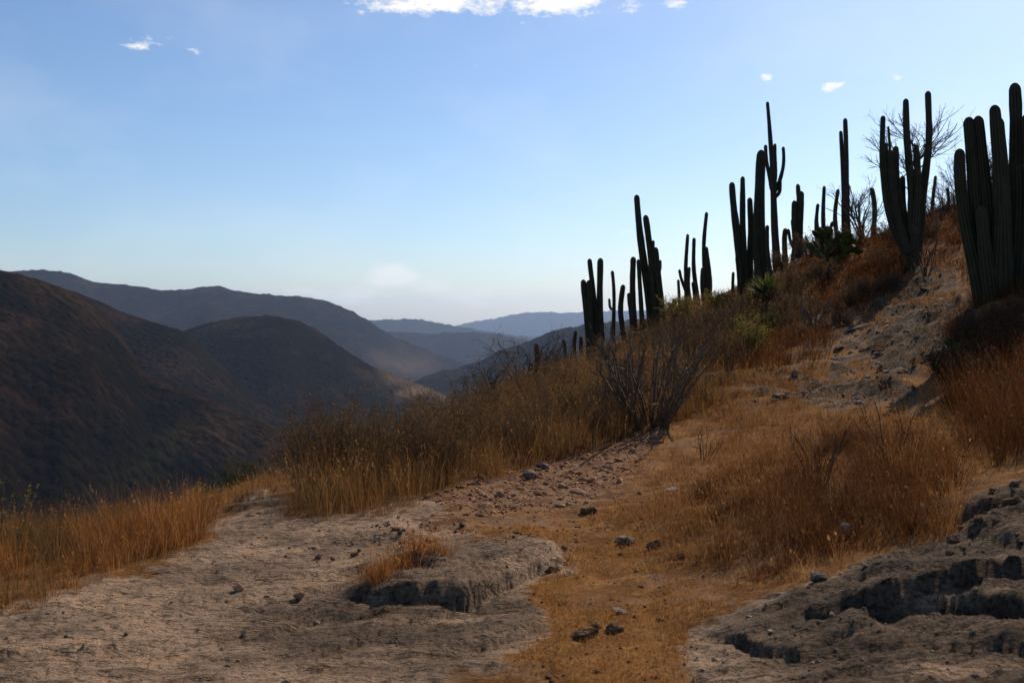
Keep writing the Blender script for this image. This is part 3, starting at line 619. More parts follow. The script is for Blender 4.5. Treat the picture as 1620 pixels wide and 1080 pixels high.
# ------------------------------------------------------------------ cacti
def catmull(pts, n):
    pts = np.asarray(pts, float)
    if len(pts) == 2: pts = np.vstack([pts[0], pts[0] * .5 + pts[1] * .5, pts[1]])
    p = np.vstack([2 * pts[0] - pts[1], pts, 2 * pts[-1] - pts[-2]]); out = []
    seg = np.linalg.norm(np.diff(pts, axis=0), axis=1); cum = np.concatenate([[0], np.cumsum(seg)]); tt = np.linspace(0, cum[-1], n)
    for t in tt:
        i = min(np.searchsorted(cum, t, 'right') - 1, len(seg) - 1); f = (t - cum[i]) / (seg[i] + 1e-9)
        a, b, c, d = p[i], p[i + 1], p[i + 2], p[i + 3]
        out.append(.5 * (2 * b + (c - a) * f + (2 * a - 5 * b + 4 * c - d) * f * f + (-a + 3 * b - 3 * c + d) * f ** 3))
    return np.array(out)
def cactus_column(path, r_foot, r_tip, ribs, rs, parent, name='column'):
    n = 22; pts = catmull(path, n); L = np.linalg.norm(np.diff(pts, axis=0), axis=1).sum()
    s = np.linspace(0, L, n); r = r_foot + (r_tip - r_foot) * (s / L) ** .8
    ph = rs.uniform(0, 6.28); per = L / rs.uniform(3, 7); r = r * (1 + .03 * np.sin(s / per * 2 * np.pi + ph) + .03 * np.sin(s * 3.1 + ph * 2) + rs.normal(0, .018, n))
    pts = pts + (np.sin(s / L * np.pi)[:, None] * rs.normal(0, .011, (1, 3)) + np.sin(s / L * 2 * np.pi)[:, None] * rs.normal(0, .006, (1, 3))) * np.array([1, 1, 0]) * min(L, 2.5)
    # rounded crown: resample the last part so that it closes in a dome
    dome = 1.35 * r_tip; body = np.linspace(0, L - dome, 17); th = np.linspace(0, np.pi / 2, 6)[1:]
    ss = np.concatenate([body, L - dome + dome * np.sin(th)]); rr = np.interp(ss, s, r) * np.concatenate([np.ones(17), np.maximum(np.cos(th), .06)])
    pp = np.stack([np.interp(ss, s, pts[:, k]) for k in range(3)], -1)
    t = np.gradient(pp, axis=0); t /= np.linalg.norm(t, axis=1, keepdims=True)
    a = np.cross(np.array([0, 1., 0]), t); a /= np.linalg.norm(a, axis=1, keepdims=True); b = np.cross(t, a)
    m = ribs * 4; an = np.arange(m) * 2 * np.pi / m + rs.uniform(0, 1); prof = np.tile([1.0, .90, .79, .90], ribs); rib = np.tile([1., .3, 0., .3], ribs)
    jit = 1 + rs.normal(0, .012, (len(ss), m))
    V = pp[:, None, :] + (rr[:, None] * prof[None] * jit)[:, :, None] * (a[:, None, :] * np.cos(an)[None, :, None] + b[:, None, :] * np.sin(an)[None, :, None])
    q = len(ss); i = np.arange(q - 1)[:, None] * m; j = np.arange(m)[None]; j2 = (j + 1) % m
    F = np.stack([i + j, i + j2, i + m + j2, i + m + j], -1).reshape(-1, 4)
    V = V.reshape(-1, 3)
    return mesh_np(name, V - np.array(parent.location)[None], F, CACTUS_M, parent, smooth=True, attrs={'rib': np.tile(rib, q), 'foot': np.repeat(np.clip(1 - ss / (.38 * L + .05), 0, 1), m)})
def cactus(label, u0, d, cols, seed, ribs=9, trunk=None, group='columnar cacti along the ridge'):
    """cols: (tip u, tip v, width at tip px, width at foot px, foot u or list of waypoints)"""
    rs = np.random.default_rng(seed); x0 = (u0 - CX) / FPX * d; z0 = float(gz(x0, d)[0])
    o = empty('column_cactus', (x0, d, z0)); tag(o, label, 'cactus', group)
    if trunk:
        w_, tv = trunk; p0 = np.array((x0, d, z0 - .15)); p1 = P(u0, tv, d)
        cactus_column([p0, p1 + np.array((0, 0, .25))], w_ / 2 * d / FPX, w_ / 2.3 * d / FPX, ribs, rs, o, 'trunk')
    for c in cols:
        tu, tv, wt, wf = c[:4]; way = c[4] if len(c) > 4 else u0
        dj = rs.uniform(-.012, .012) * d
        tip = P(tu, tv, d + dj)
        if isinstance(way, list): path = [P(a, b_, d + dj) for a, b_ in way] + [tip]
        else:
            fx = (way - CX) / FPX * d; fz = float(gz(fx, d + dj)[0]) - .3; path = [np.array((fx, d + dj, fz)), tip]
            mid = path[0] * .45 + tip * .55; mid[0] += rs.normal(0, .006) * d * .3; path.insert(1, mid)
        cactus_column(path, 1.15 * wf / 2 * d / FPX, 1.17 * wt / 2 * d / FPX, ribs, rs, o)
    return o
cactus('clump of four cactus columns at the low end of the row above the brambles', 940, 26,
       [(922.5, 442, 8.5, 9, 934), (931.5, 443, 8, 8.5, 938), (932.5, 409, 6.5, 9, 944), (950, 408, 8, 11, 953)], 1)
cactus('thin solitary cactus column with a stubby side bud, near the low end of the row', 969, 33,
       [(968.5, 428, 4.5, 6, 970), (963.5, 472, 3.5, 4, [(968, 490), (964.5, 484)])], 2, 8)
cactus('knee high pair of small cactus columns behind the bare shrub', 988, 29, [(986, 450, 7, 8, 987), (995, 463, 6, 7, 995)], 3, 8)
cactus('leaning cactus clump whose tallest column tilts downhill with a dark hole', 1027, 28,
       [(1007, 308, 8, 15, [(1034, 525), (1022, 420)]), (1021, 340, 8, 12, [(1042, 525), (1033, 440)]), (1002, 406, 8, 9, 1006), (1010, 410, 5.5, 8, 1017),
        (1033.5, 380, 4, 6, 1042), (1037, 391, 7, 11, [(1048, 525), (1042, 440)]), (1045, 411, 3, 4, [(1042, 432), (1045, 424)])], 4)
cactus('open cactus clump of thin columns with one leaning pair, behind yellow bushes', 1102, 35,
       [(1074.5, 426, 4, 5, [(1085, 460), (1077, 440)]), (1073, 442, 4, 5, 1074), (1088, 370, 4.5, 8, 1087), (1090.5, 422, 4.5, 6, 1092), (1098, 376, 5, 8, 1109),
        (1111.5, 423, 5, 6, 1112), (1118, 335.5, 5, 7, 1119), (1116.5, 390, 6.5, 10, 1118), (1097, 445, 6, 7, 1099)], 5, 8)
cactus('stout cactus clump of three tall fingers standing behind the spiky rosette', 1178, 27,
       [(1157.7, 288, 8, 15, [(1178, 470), (1168, 360)]), (1175, 279, 6.5, 13, 1180), (1186, 312.5, 7, 13, 1187), (1165, 383, 4, 6, 1168), (1165, 405, 4, 5, 1167), (1160, 430, 4, 5, 1161)], 6)
cactus('thick square topped cactus column touching the branched cactus', 1206, 26.5,
       [(1204.5, 237, 12, 21, 1206), (1198, 298, 7, 10, 1199), (1214, 356, 5, 8, 1217), (1201, 330, 8, 10, 1198)], 7, 11)
cactus('tallest branched cactus with upturned arms and a spindly leader', 1230, 33,
       [(1214, 161, 4.5, 12.5, [(1231, 435), (1224, 300), (1218, 230)]), (1211, 229, 5, 6, [(1221, 300), (1213, 262)]), (1226, 227, 4.5, 7, [(1224, 300), (1227, 270)]),
        (1239, 232, 4.5, 6, [(1226, 303), (1233, 286), (1238, 262)]), (1235, 282, 4, 6, [(1226, 312), (1233, 303)])], 8)
cactus('compact stepped cactus clump with a hooked stub arm', 1263, 35,
       [(1262, 291, 6, 8, 1264), (1267, 302, 9, 11, 1268), (1257, 317, 7, 10, 1259), (1243, 361, 7, 9, 1243), (1253, 347, 4, 5, 1255), (1247, 362, 4, 5, [(1256, 392), (1250, 378)])], 9)
cactus('loose group of five slim cactus columns above the prickly pear', 1303, 35,
       [(1294, 322, 4.5, 8, 1300), (1292, 350, 4.5, 6, 1294), (1304, 294, 5, 8, 1312), (1318, 350, 5, 6, 1319), (1326, 299, 5, 7, 1325)], 10, 8)
cactus('twin cactus columns pressed tight together beside the small bare tree', 1340, 35,
       [(1337, 187, 6, 9, [(1341, 405), (1339.5, 300)]), (1330, 207, 5.5, 8.5, [(1335, 405), (1333, 300)]), (1341, 290, 6, 8, 1347)], 11, 8)
cactus('single short cactus column between the bare tree and the candelabra cactus', 1379, 33, [(1379, 297, 6.5, 8, 1379)], 12, 8)
cactus('candelabra cactus on a short trunk with a curved outer arm', 1443, 24,
       [(1397, 183, 6.5, 12, [(1434, 402), (1410, 350), (1400, 280)]), (1399, 225, 8.5, 12, [(1436, 400), (1414, 345), (1402, 290)]), (1405, 200, 3, 5, [(1412, 300), (1406, 250)]),
        (1409, 237, 8.5, 12, [(1438, 398), (1422, 345), (1412, 290)]), (1417, 231, 7.5, 13, [(1440, 398), (1430, 340), (1420, 290)]), (1433, 156, 8, 14, [(1443, 395), (1442, 320), (1437, 240)]),
        (1449, 229, 8, 14, [(1446, 395), (1450, 330), (1450, 280)]), (1468, 144, 8, 13, [(1450, 395), (1459, 340), (1466, 285), (1472, 220)]), (1428, 278, 7, 11, [(1441, 395), (1433, 340)]),
        (1459, 300, 9, 13, [(1450, 398), (1458, 345)]), (1440, 262, 7, 10, [(1445, 395), (1441, 330)])], 13, 9, trunk=(22, 380))
cactus('very thin distant cactus column past the candelabra cactus', 1480, 39, [(1480, 278, 4, 6, 1480)], 14, 8)
cactus('short distant cactus column among the bare bushes on the ridge', 1499, 40, [(1499, 297, 4, 5, 1499)], 15, 8)
cactus('massive cactus clump of thick ribbed columns crowding one base', 1590, 15,
       [(1518, 235, 14, 24, [(1556, 490), (1538, 400), (1525, 310)]), (1532, 185, 14, 26, [(1566, 490), (1550, 370), (1538, 270)]), (1547, 183, 14, 27, [(1576, 495), (1566, 370), (1555, 270)]),
        (1573, 166, 14, 27, [(1588, 495), (1582, 360), (1576, 260)]), (1578, 185, 15, 24, [(1592, 490), (1588, 360), (1582, 270)]), (1577, 226, 13, 23, [(1580, 495), (1582, 380), (1579, 300)]),
        (1605, 131, 15.5, 26, [(1604, 495), (1606, 360), (1606, 250)]), (1613, 259, 16, 25, [(1610, 495), (1613, 370)]), (1626, 178, 14, 24, [(1618, 490), (1624, 370), (1626, 280)]), (1552, 325, 15, 22, [(1570, 490), (1558, 400)]),
        (1596, 330, 15, 22, [(1600, 495), (1598, 400)]), (1648, 150, 15, 26, [(1628, 490), (1642, 370), (1647, 260)])], 16, 11)
cactus('short cactus post standing in the bramble tangle below the row', 851, 29, [(849, 543, 6.5, 8, 851)], 17, 8)
cactus('stub of a cactus post beside the clump at the low end of the row', 912, 30, [(911, 523, 5, 6, 912), (919, 532, 5, 6, 919)], 18, 8)
cactus('smallest cactus post, almost hidden in the bramble tangle', 892, 31, [(892, 537, 5, 6, 892)], 19, 8)

# ------------------------------------------------------------------ prickly pear, rosette
def pad_mesh(L, w, th, rs):
    n, m = 9, 12; t = np.linspace(0, np.pi, n); V = []
    for a in t:
        z = L * (1 - math.cos(a)) / 2; s = math.sin(a) ** .8 * (.72 + .28 * (1 - math.cos(a)) / 2)
        for j in range(m):
            b = 2 * np.pi * j / m; V.append((w / 2 * s * math.cos(b), th / 2 * s * math.sin(b), z))
    V = np.array(V); i = np.arange(n - 1)[:, None] * m; j = np.arange(m)[None]; j2 = (j + 1) % m
    return V, np.stack([i + j, i + j2, i + m + j2, i + m + j], -1).reshape(-1, 4)
def prickly_pear(label, u, d, scale, seed, n_base=4, gens=3):
    rs = np.random.default_rng(seed); x = (u - CX) / FPX * d; z = float(gz(x, d)[0]); o = empty('prickly_pear', (x, d, z)); tag(o, label, 'cactus')
    def rot(V, yaw, tilt, roll):
        c, s = math.cos(tilt), math.sin(tilt); V = V @ np.array([[c, 0, -s], [0, 1, 0], [s, 0, c]])
        c, s = math.cos(roll), math.sin(roll); V = V @ np.array([[1, 0, 0], [0, c, s], [0, -s, c]])
        c, s = math.cos(yaw), math.sin(yaw); return V @ np.array([[c, s, 0], [-s, c, 0], [0, 0, 1]])
    def add(p, yaw, tilt, roll, L, g):
        V, F = pad_mesh(L, L * rs.uniform(.68, .82), L * .1, rs); V = rot(V, yaw, tilt, roll) + p; mesh_np('pad', V, F, PAD_M, o, smooth=True)
        if g > 0:
            for _ in range(rs.integers(1, 4)):
                q = rs.uniform(-.9, .9); e = rot(np.array([[math.sin(q) * L * .36, 0, L * (.62 + .34 * math.cos(q))]]), yaw, tilt, roll)[0]
                add(p + e, yaw + rs.normal(0, .5), tilt + q * .7, roll + rs.normal(0, .25), L * rs.uniform(.75, .98), g - 1)
    for i in range(n_base):
        a = rs.uniform(0, 6.28); add(np.array([math.cos(a), math.sin(a), 0]) * scale * .5 * rs.random() + np.array([0, 0, -.03]), rs.uniform(-.7, .7), rs.normal(0, .4), rs.normal(0, .3), scale * rs.uniform(.8, 1.1), gens)
    return o
prickly_pear('green prickly pear with broad flat pads below the slim cacti', 1312, 27, .40, 4, 7, 3)
prickly_pear('dark prickly pear pads in the shade at the foot of the thick cactus', 1535, 13.2, .17, 8, 3, 2)
prickly_pear('small prickly pear low in the undergrowth beside the open cactus clump', 1068, 30, .22, 12, 3, 2)
def rosette(label, u, d, rad, n, seed, mat):
    rs = np.random.default_rng(seed); x = (u - CX) / FPX * d; z = float(gz(x, d)[0]); o = empty('spiky_rosette', (x, d, z)); tag(o, label, 'plant')
    h = rad * rs.uniform(.8, 1.1, n); a = rs.uniform(0, 6.28, n); e = np.arcsin(rs.uniform(.0, 1, n)); w = rad * .055
    m = 5; T_ = np.linspace(0, 1, m); V = []; F = []
    stem = rad * .5
    for i in range(n):
        dirv = np.array([math.cos(a[i]) * math.cos(e[i]), math.sin(a[i]) * math.cos(e[i]), math.sin(e[i])]); sd = np.array([-math.sin(a[i]), math.cos(a[i]), 0]); b0 = len(V)
        for t in T_:
            p = dirv * h[i] * t + np.array([0, 0, stem - .22 * h[i] * t * t * math.cos(e[i])]); ww = w * (1 - t) ** .7 + .001
            V += [p - sd * ww, p + sd * ww]
        for q in range(m - 1): F.append((b0 + 2 * q, b0 + 2 * q + 1, b0 + 2 * q + 3, b0 + 2 * q + 2))
    mesh_np('leaves', V, F, mat, o, attrs={'tone': np.repeat(np.clip(rs.normal(.5, .25, n), 0, 1), 2 * m)})
    a_, b_ = tubes([([np.array((0, 0, -.1)), np.array((0, 0, stem * .6)), np.array((0, 0, stem))], [rad * .16, rad * .15, rad * .1])], 8); mesh_np('trunk', a_, b_, M_TWIG_BROWN, o, smooth=True)
    return o
M_ROS = leafy('rosette_leaves', [(.03, .045, .01), (.07, .085, .016), (.13, .13, .03)], .45)
rosette('spiky green rosette plant below the stout cactus fingers', 1212, 24, .7, 260, 3, M_ROS)
rosette('smaller yellowish spiky rosette at the skyline beside the stout cactus', 1163, 24, .42, 160, 5, M_YELLOW)

# ------------------------------------------------------------------ shrubs and trees
plant('bare_shrub', 'large leafless shrub of stiff pale upcurved stems on the bank', 'shrub', 1030, 12.0, 1.25, 36, 1.15, 3, (5, 3), .020, 21, M_TWIG_PALE, wig=.15, up=.5, lenf=.42, basew=.25)
for i, (u, d, h, sp, lb) in enumerate([(835, 18, 1.45, 1.0, 'dark bramble tangle of bare drooping twigs round the short cactus post'), (890, 21, 1.3, 1.0, 'second dark bramble tangle, against the four column cactus clump'), (775, 16.5, 1.0, 1.1, 'low bramble tangle at the downhill end of the brambles')]):
    plant('bramble', lb, 'shrub', u, d, h, 24, sp, 4, (5, 4, 2), .013, 40 + i, M_TWIG_DARK, M_BROWNLEAF, 1, .022, wig=.3, droop=.5, up=.3, lenf=.6)
plant('leafy_shrub', 'yellow green fine leaved shrub beside the big leafless shrub', 'shrub', 1188, 16, .75, 24, .75, 3, (6, 4), .007, 51, M_TWIG_BROWN, M_YELLOW, 7, .022)
plant('leafy_shrub', 'low yellow leafed bush at the skyline below the open cactus clump', 'shrub', 1140, 26, .62, 20, 1.0, 3, (6, 4), .008, 52, M_TWIG_BROWN, M_YELLOW, 7, .034)
plant('leafy_shrub', 'bright green leafy bush among the cactus row', 'shrub', 1075, 27, .8, 20, .9, 3, (6, 4), .008, 53, M_TWIG_BROWN, M_YELLOW, 6, .035)
plant('leafy_shrub', 'dark green shrub under the spiky rosette', 'shrub', 1218, 19.5, .55, 20, .9, 3, (6, 4), .008, 54, M_TWIG_DARK, M_GREEN, 8, .028)
plant('dead_shrub', 'dead shrub of thick grey upright sticks on the slope', 'shrub', 1285, 19, 1.05, 15, .75, 2, (3,), .016, 55, M_TWIG_PALE, wig=.1, up=.5, lenf=.4)
for i, (u, d, h) in enumerate([(1240, 20, .6), (1330, 19, .5), (1345, 22, .55), (1265, 17.6, .4)]):
    plant('dry_shrub', ['rounded brown dry shrub at the foot of the dead grey sticks', 'rounded brown dry shrub at the edge of the rock patch', 'upper brown dry shrub next to the prickly pear', 'small brown dry shrub above the flat pale stone'][i], 'shrub', u, d, h, 26, 1.0, 3, (6, 4), .006, 60 + i, M_TWIG_BROWN, M_BROWNLEAF, 4, .022)
for i, (u, d, h) in enumerate([(1285, 30, .7), (1350, 30, .8), (1400, 29, .7), (1235, 29, .8), (1385, 25, .6), (1420, 27, .7), (1330, 27, .6), (1190, 30, .8), (1360, 22.5, .55), (1410, 22, .5), (1255, 25, .8), (1300, 25, .75), (1220, 23.5, .75), (1175, 23, .8), (1245, 22, .7), (1440, 25, .6), (1470, 27, .7), (1320, 31, .9), (1275, 33, .9)]):
    plant_like('ridge', 3, 'dry_shrub', 'brown dry shrub on the ridge at the feet of the cacti', 'shrub', u, d, h, i, 'dry shrubs on the ridge', 24, .95, 3, (6, 4), .009, 190 + i, M_TWIG_BROWN, M_BROWNLEAF, 4, .035)
for i, (u, d, h) in enumerate([(1105, 15, .8), (1140, 17, .9), (1075, 17, .9), (1110, 20, 1.0), (1160, 20, .9), (1060, 20, .95), (1010, 20, .9), (1085, 13.4, .55), (1150, 14.4, .55), (970, 19, .9)]):
    plant_like('side', 2, 'dry_shrub', 'grey brown fine twigged dry shrub in the thicket round the big leafless shrub', 'shrub', u, d, h, i, 'dry shrubs beside the leafless shrub', 26, .9, 3, (6, 4), .006, 70 + i, M_TWIG_BROWN, M_BROWNLEAF, 3, .02)
for i, (u, d, h) in enumerate([(505, 9.0, .66), (560, 9.4, .74), (620, 9.6, .72), (690, 10.0, .66), (745, 10.6, .62), (800, 11.2, .6), (860, 11.8, .58), (915, 12.4, .55), (965, 12.8, .55), (650, 11.5, .75), (770, 13, .6), (900, 15, .6), (530, 10.4, .8), (590, 8.9, .6), (660, 9.3, .62), (720, 12.2, .7), (830, 10.6, .5), (880, 13.5, .6), (940, 11.6, .5), (985, 14.5, .7), (1000, 12.9, .6), (840, 14.5, .7), (480, 9.6, .62), (700, 9.4, .5)]):
    plant_like('bank', 4, 'dry_shrub', 'dry fine stemmed shrub growing in the tall grass of the bank', 'shrub', u, d, h * 1.12, i, 'dry shrubs in the bank grass', 30, .8, 3, (6, 4), .0045, 80 + i, [M_TWIG_BROWN, M_TWIG_PALE][i % 3 == 2], [M_BROWNLEAF, M_OLIVE][i % 2], 7, .018)
plant('dead_shrub', 'few bare arching sticks poking above the bank grass', 'shrub', 712, 12.5, .95, 7, .45, 2, (3,), .008, 95, M_TWIG_DARK, wig=.25, droop=.6)
plant('bare_tree', 'leafless tree with fine spreading twigs rising behind the candelabra cactus', 'tree', 1437, 26, 3.0, 3, .22, 4, (9, 7, 5), .06, 104, M_TWIG_DARK, wig=.13, up=.25, lenf=.56, start=.72, parts=('trunk', 'crown'))
plant('bare_tree', 'small leafless tree behind the twin cactus columns', 'tree', 1364, 32, 2.0, 9, .45, 4, (6, 5, 3), .034, 102, M_TWIG_DARK, M_BROWNLEAF, 1, .03, wig=.18, lenf=.55, parts=('trunk', 'crown'))
for i, (u, d, h) in enumerate([(1485, 32, 1.35), (1512, 31, 1.6), (1590, 30, 2.1), (1465, 30, 1.1), (1535, 31, 1.8)]):
    plant_like('sky', 2, 'bare_bush', 'dense leafless bush on the skyline between the candelabra and the thick cactus', 'shrub', u, d, h, i, 'leafless bushes on the skyline', 14, .9, 4, (6, 4, 3), .018, 110 + i, M_TWIG_DARK, M_BROWNLEAF, 1, .03, wig=.2)
plant('bare_shrub', 'dark twiggy shrub leaning out from the candelabra cactus trunk', 'shrub', 1466, 22.5, 1.25, 10, .85, 3, (5, 4), .012, 121, M_TWIG_DARK, wig=.2)
plant('bare_shrub', 'tangle of arching pale dead canes in front of the thick cactus', 'shrub', 1604, 12.0, .55, 16, 1.4, 3, (3, 2), .006, 122, M_TWIG_PALE, wig=.25, droop=.9, up=.2)
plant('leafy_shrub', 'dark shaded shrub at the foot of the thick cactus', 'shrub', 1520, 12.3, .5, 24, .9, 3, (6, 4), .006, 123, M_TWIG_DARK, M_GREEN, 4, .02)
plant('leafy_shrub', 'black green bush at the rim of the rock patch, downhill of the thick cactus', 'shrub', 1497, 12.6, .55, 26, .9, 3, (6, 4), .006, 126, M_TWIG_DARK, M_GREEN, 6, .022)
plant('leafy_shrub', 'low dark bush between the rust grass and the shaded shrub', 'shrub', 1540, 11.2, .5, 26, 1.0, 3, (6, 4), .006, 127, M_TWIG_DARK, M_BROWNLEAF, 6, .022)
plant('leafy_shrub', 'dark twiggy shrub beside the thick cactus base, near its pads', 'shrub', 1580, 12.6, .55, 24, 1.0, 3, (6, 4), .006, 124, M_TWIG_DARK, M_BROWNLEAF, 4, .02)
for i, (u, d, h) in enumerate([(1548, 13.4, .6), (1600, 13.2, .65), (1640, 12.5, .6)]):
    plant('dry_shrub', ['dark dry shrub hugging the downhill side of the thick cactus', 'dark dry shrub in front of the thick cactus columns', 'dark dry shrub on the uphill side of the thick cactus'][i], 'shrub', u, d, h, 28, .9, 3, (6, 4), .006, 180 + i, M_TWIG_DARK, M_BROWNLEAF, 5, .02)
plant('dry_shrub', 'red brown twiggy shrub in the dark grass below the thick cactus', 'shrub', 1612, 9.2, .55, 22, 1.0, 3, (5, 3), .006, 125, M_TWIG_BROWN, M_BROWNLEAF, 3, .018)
plant('dead_shrub', 'dead branching twigs standing in the rust grass mound', 'shrub', 1300, 7.7, .62, 9, .9, 3, (3, 2), .006, 131, M_TWIG_DARK, wig=.16)
plant('dead_shrub', 'upright dead twigs in the grass mound beside the branching ones', 'shrub', 1400, 7.9, .62, 8, .5, 3, (3, 2), .006, 132, M_TWIG_DARK, wig=.14)
plant('dead_shrub', 'little dead twig bush on the dirt slope above the rubble', 'shrub', 1110, 9.6, .38, 7, .8, 3, (3, 2), .005, 133, M_TWIG_DARK, wig=.2)
plant('leafy_shrub', 'dark round shrub down the slope beyond the rock shelf', 'shrub', 378, 34, 1.75, 30, .9, 3, (6, 4), .012, 141, M_TWIG_DARK, M_GREEN, 10, .05)
plant('leafy_shrub', 'olive leafy bush just behind the dark round shrub', 'shrub', 408, 38, 2.5, 24, .7, 3, (6, 4), .012, 142, M_TWIG_DARK, M_OLIVE, 7, .045)
plant('bare_bush', 'hazy leafless bush down the slope beside the bank', 'shrub', 456, 36, 1.6, 22, .9, 4, (5, 4, 2), .012, 143, M_TWIG_DARK, wig=.2)
plant('leafy_shrub', 'low green bush at the rim behind the golden grass', 'shrub', 322, 17, .42, 24, 1.1, 3, (6, 4), .007, 144, M_TWIG_DARK, M_YELLOW, 7, .026)
plant('leafy_shrub', 'low olive bush at the rim next to the hazy leafless bush', 'shrub', 425, 22, .45, 24, 1.1, 3, (6, 4), .007, 145, M_TWIG_DARK, M_OLIVE, 7, .03)
plant('leafy_weed', 'tall weed with leafy upright sprays at the grass edge', 'plant', 16, 6.4, .82, 4, .3, 2, (4,), .0042, 151, M_TWIG_BROWN, M_YELLOW, 16, .017, wig=.08, up=.6, lenf=.42)
for i, (u, d) in enumerate([(120, 7.4), (160, 7.8), (195, 8.0), (215, 8.3), (75, 7.0), (245, 8.4)]):
    plant('seed_stalk', 'thin seed stalks rising above the rust grass at the drop edge', 'plant', u, d, .5, 4, .3, 2, (4,), .0022, 160 + i, M_TWIG_BROWN, M_OLIVE, 3, .012, wig=.1, up=.6, lenf=.3, start=.6, group='seed stalks above the rust grass')
plant('sapling', 'tiny single stemmed sapling beside the rust tuft on the rock', 'plant', 603, 6.5, .2, 1, .3, 1, (), .003, 171, M_TWIG_BROWN, M_YELLOW, 9, .018, wig=.08)

# ------------------------------------------------------------------ stones
import bmesh
def hull_stone(seed, flat=.55, pts=16):
    rs = np.random.default_rng(seed); bm = bmesh.new()
    p = rs.normal(0, 1, (pts, 3)); p /= np.linalg.norm(p, axis=1, keepdims=True); p *= rs.uniform(.75, 1.0, (pts, 1)); p *= np.array([.5, .5 * rs.uniform(.6, .9), .5 * flat])
    for q in p: bm.verts.new(q)
    r = bmesh.ops.convex_hull(bm, input=bm.verts); bmesh.ops.delete(bm, geom=[g for g in r['geom_interior'] if isinstance(g, bmesh.types.BMVert)], context='VERTS')
    me = bpy.data.meshes.new('stone'); bm.to_mesh(me); bm.free(); return me
def stone_set(mat, seeds, flat): 
    L = [hull_stone(s, flat) for s in seeds]
    for m_ in L: m_.materials.append(mat)
    return L
RED = stone_set(ST_RED, range(20, 28), .5); GREY = stone_set(ST_GREY, range(30, 36), .6); DARK = stone_set(ST_DARK, range(40, 46), .65); SLAB = stone_set(ST_GREY, range(60, 68), .26); SLAB += stone_set(ST_DARK, range(70, 76), .3); PALE = stone_set(ST_PALE, range(50, 53), .5)
def put_stones(x, y, size, meshes, rs, label, group, sink=.25, name='stone'):
    z = gz(x, y)
    for i in range(len(x)):
        me = meshes[rs.integers(len(meshes))]; o = bpy.data.objects.new(name, me); COL.objects.link(o); s = size[i]
        o.location = (x[i], y[i], z[i] + s * (.25 - sink * .5)); o.rotation_euler = (rs.normal(0, .22), rs.normal(0, .22), rs.uniform(0, 6.28)); o.scale = (s, s * rs.uniform(.7, 1.1), s * rs.uniform(.7, 1.2))
        tag(o, label, 'stone', group)
rs = np.random.default_rng(77)
def some(poly, n, d0, d1):
    x, y = scatter(poly, 60, d0, d1, rs); q = rs.permutation(len(x))[:n]; return x[q], y[q]
x, y = some(RUBBLE[0], 150, 7, 14); put_stones(x, y, np.exp(rs.normal(-2.9, .55, len(x))), RED, rs, 'reddish brown broken stone in the rubble strip below the bank', 'rubble stones', sink=.5)
x, y = some([(480,850),(680,815),(760,850),(560,900),(440,890)], 24, 6, 9.5); put_stones(x, y, np.exp(rs.normal(-3.0, .35, len(x))), DARK, rs, 'small dark loose stone on the pale bare rock', 'dark stones on bare rock')
x, y = some([(900,790),(1110,760),(1120,840),(900,860),(800,845)], 34, 6, 9.5); put_stones(x, y, np.exp(rs.normal(-3.05, .4, len(x))), DARK, rs, 'dark stone half sunk in the short turf below the rubble', 'stones in the turf', sink=.75)
x, y = some([(1090,610),(1290,595),(1330,640),(1150,640)], 16, 10, 16); put_stones(x, y, np.exp(rs.normal(-2.3, .35, len(x))), GREY, rs, 'flat grey stone on the dirt terrace below the shrubs', 'stones on the dirt terrace')
x, y = some([(1300,580),(1370,480),(1440,440),(1500,440),(1500,560),(1430,600)], 120, 12, 26); put_stones(x, y, np.exp(rs.normal(-1.75, .5, len(x))), SLAB, rs, 'grey slab of broken rock on the uphill rock patch', 'broken slabs uphill', sink=.5)
x, y = some([(1400,900),(1540,830),(1560,790),(1620,760),(1620,800),(1560,860),(1440,920)], 22, 4.4, 7); put_stones(x, y, np.exp(rs.normal(-3.0, .35, len(x))), DARK, rs, 'dark stone at the edge between the grass mound and the layered rock', 'stones at the rock edge')
def rock(label, u, v, size, mat, seed, sc=(1, .75, .55), sink=.3):
    rs = np.random.default_rng(seed); h = ground_hit(u, v); bm = bmesh.new(); bmesh.ops.create_icosphere(bm, subdivisions=4, radius=.5)
    P_ = np.array([q.co[:] for q in bm.verts]); N_ = P_ / .5
    for _ in range(14):      # planar fractures
        a = rs.normal(0, 1, 3); a /= np.linalg.norm(a); t = rs.uniform(.24, .42); dd = P_ @ a; P_ = P_ - np.maximum(dd - t, 0)[:, None] * a * .9
    P_ = P_ + N_ * (.10 * fbm(P_[:, 0] * 5 + seed, P_[:, 1] * 4 + P_[:, 2] * 5, 4))[:, None]; P_ *= np.array(sc) * size
    for q, c_ in zip(bm.verts, P_): q.co = c_
    me = bpy.data.meshes.new('boulder'); bm.to_mesh(me); bm.free(); me.materials.append(mat)
    o = bpy.data.objects.new('boulder', me); COL.objects.link(o); x, y = h; o.location = (x, y, float(gz(x, y)[0]) + size * sc[2] * (.5 - sink)); o.rotation_euler = (rs.normal(0, .1), rs.normal(0, .1), rs.uniform(-.6, .6))
    return tag(o, label, 'rock')
rock('pale lumpy rock on the turf edge below the rubble', 988, 858, .15, ST_GREY, 1)
rock('brown angular rock next to the pale lumpy rock', 1036, 868, .12, ST_DARK, 2, (1, .8, .7))
rock('flat dark rock on the dirt just below the rubble strip', 932, 812, .14, ST_DARK, 3)
rock('pale jagged rock caught in the rust grass mound', 1340, 850, .10, ST_PALE, 4, (1, .7, 1.1), .1)
rock('pale rounded rock where the grass mound meets the layered rock', 1292, 945, .12, ST_GREY, 5, (1, .8, .7))
rock('grey boulder bedded in the turf', 925, 1005, .17, ST_DARK, 6, (1, .7, .5), .42)
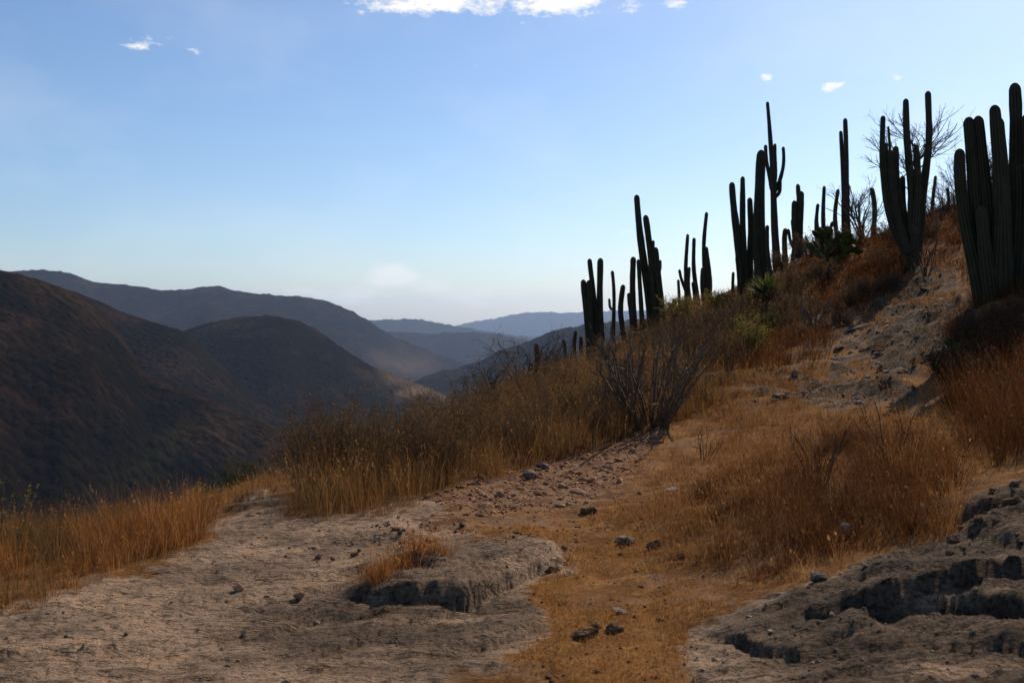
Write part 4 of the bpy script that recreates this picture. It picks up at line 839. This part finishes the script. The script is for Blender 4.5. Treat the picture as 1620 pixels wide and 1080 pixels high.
rock('dark brown split boulder bedded in the turf, beside the grey one', 970, 998, .12, ST_DARK, 7, (1, .7, .6), .4)
rock('low grey boulder showing through the turf behind the split one', 985, 970, .13, ST_GREY, 8, (1, .6, .3), .42)
rock('small brown rock on the bare rock near the drop edge grass', 375, 940, .09, ST_RED, 9, (1, .7, .6), .15)
rock('small reddish rock in the open on the bare rock shelf', 474, 958, .075, ST_RED, 10, (1, .8, .8), .15)
rock('flat white stone lying on the slope below the dead grey sticks', 1282, 516, .42, ST_PALE, 11, (1, .6, .25), .2)
rock('pale boulder under the bank grass at the rubble edge', 840, 758, .2, ST_GREY, 12, (1, .7, .6), .3)
rock('second pale boulder tucked into the bank grass at the rubble edge', 862, 742, .2, ST_GREY, 13, (1, .7, .5), .3)
rock('pale stone on the dirt slope beside the little dead twig bush', 1062, 776, .16, ST_PALE, 14, (1, .5, .25), .2)
rock('dark slab in the turf where the slab edge ends', 875, 905, .12, ST_DARK, 15, (1, .6, .5), .3)
rock('grey flat rock on the dirt slope above the little dead twig bush', 1235, 632, .32, ST_GREY, 16, (1, .6, .3), .2)

# loose gravel that nobody could count
rs = np.random.default_rng(91)
def gravel(name, spots, mat, label):
    bV = []; bF = []; o = 0
    oc = np.array([(1, 0, 0), (-1, 0, 0), (0, 1, 0), (0, -1, 0), (0, 0, 1), (0, 0, -1)], float); of = np.array([(0, 2, 4), (2, 1, 4), (1, 3, 4), (3, 0, 4), (2, 0, 5), (1, 2, 5), (3, 1, 5), (0, 3, 5)])
    for x, y, mu, sg in spots:
        z = gz(x, y); n = len(x); s = np.exp(rs.normal(mu, sg, n))
        Vv = oc[None] * (s[:, None] * np.array([.5, .5, .32]) * rs.uniform(.6, 1.2, (n, 3)))[:, None, :] + rs.normal(0, .09, (n, 6, 3)) * s[:, None, None]
        a = rs.uniform(0, 6.28, n); c, sn = np.cos(a)[:, None], np.sin(a)[:, None]; Vv = np.stack([Vv[..., 0] * c - Vv[..., 1] * sn, Vv[..., 0] * sn + Vv[..., 1] * c, Vv[..., 2]], -1)
        Vv += np.stack([x, y, z + s * .08], -1)[:, None, :]
        bV.append(Vv.reshape(-1, 3)); bF.append((of[None] + (np.arange(n) * 6)[:, None, None]).reshape(-1, 3) + o); o += n * 6
    return tag(mesh_np(name, np.vstack(bV), np.vstack(bF), mat), label, 'gravel', kind='stuff')
a = scatter(RUBBLE[0], 240, 7, 14, rs); b = scatter([(520,850),(700,800),(900,800),(1000,780),(760,850),(560,890)], 110, 6, 10, rs); 
gravel('gravel', [(a[0], a[1], -3.7, .5), (b[0], b[1], -4.0, .5)], ST_RED, 'fine reddish gravel strewn through the rubble strip')
a = scatter(ROCK[0], 26, 3.4, 9, rs); b = scatter(ROCK[1], 120, 2.9, 7, rs); c_ = scatter(ROCK[2], 30, 10, 26, rs)
gravel('gravel', [(a[0], a[1], -4.3, .5), (b[0], b[1], -4.2, .5), (c_[0], c_[1], -3.2, .5)], ST_GREY, 'sparse grey grit lying on the bare rock')
a = scatter([(720,850),(1000,790),(1300,650),(1560,650),(1540,740),(1150,760),(1100,860),(1090,1080),(1200,1250),(700,1250),(880,1000)], 35, 3.2, 13, rs)
b = scatter([(690,1080),(860,1000),(900,900),(720,850),(980,800),(1110,800),(1150,960),(1090,1080)], 70, 3.2, 9, rs)
gravel('gravel', [(a[0], a[1], -4.0, .5), (b[0], b[1], -4.2, .55)], ST_DARK, 'dark grit lying in the dry turf and dirt')
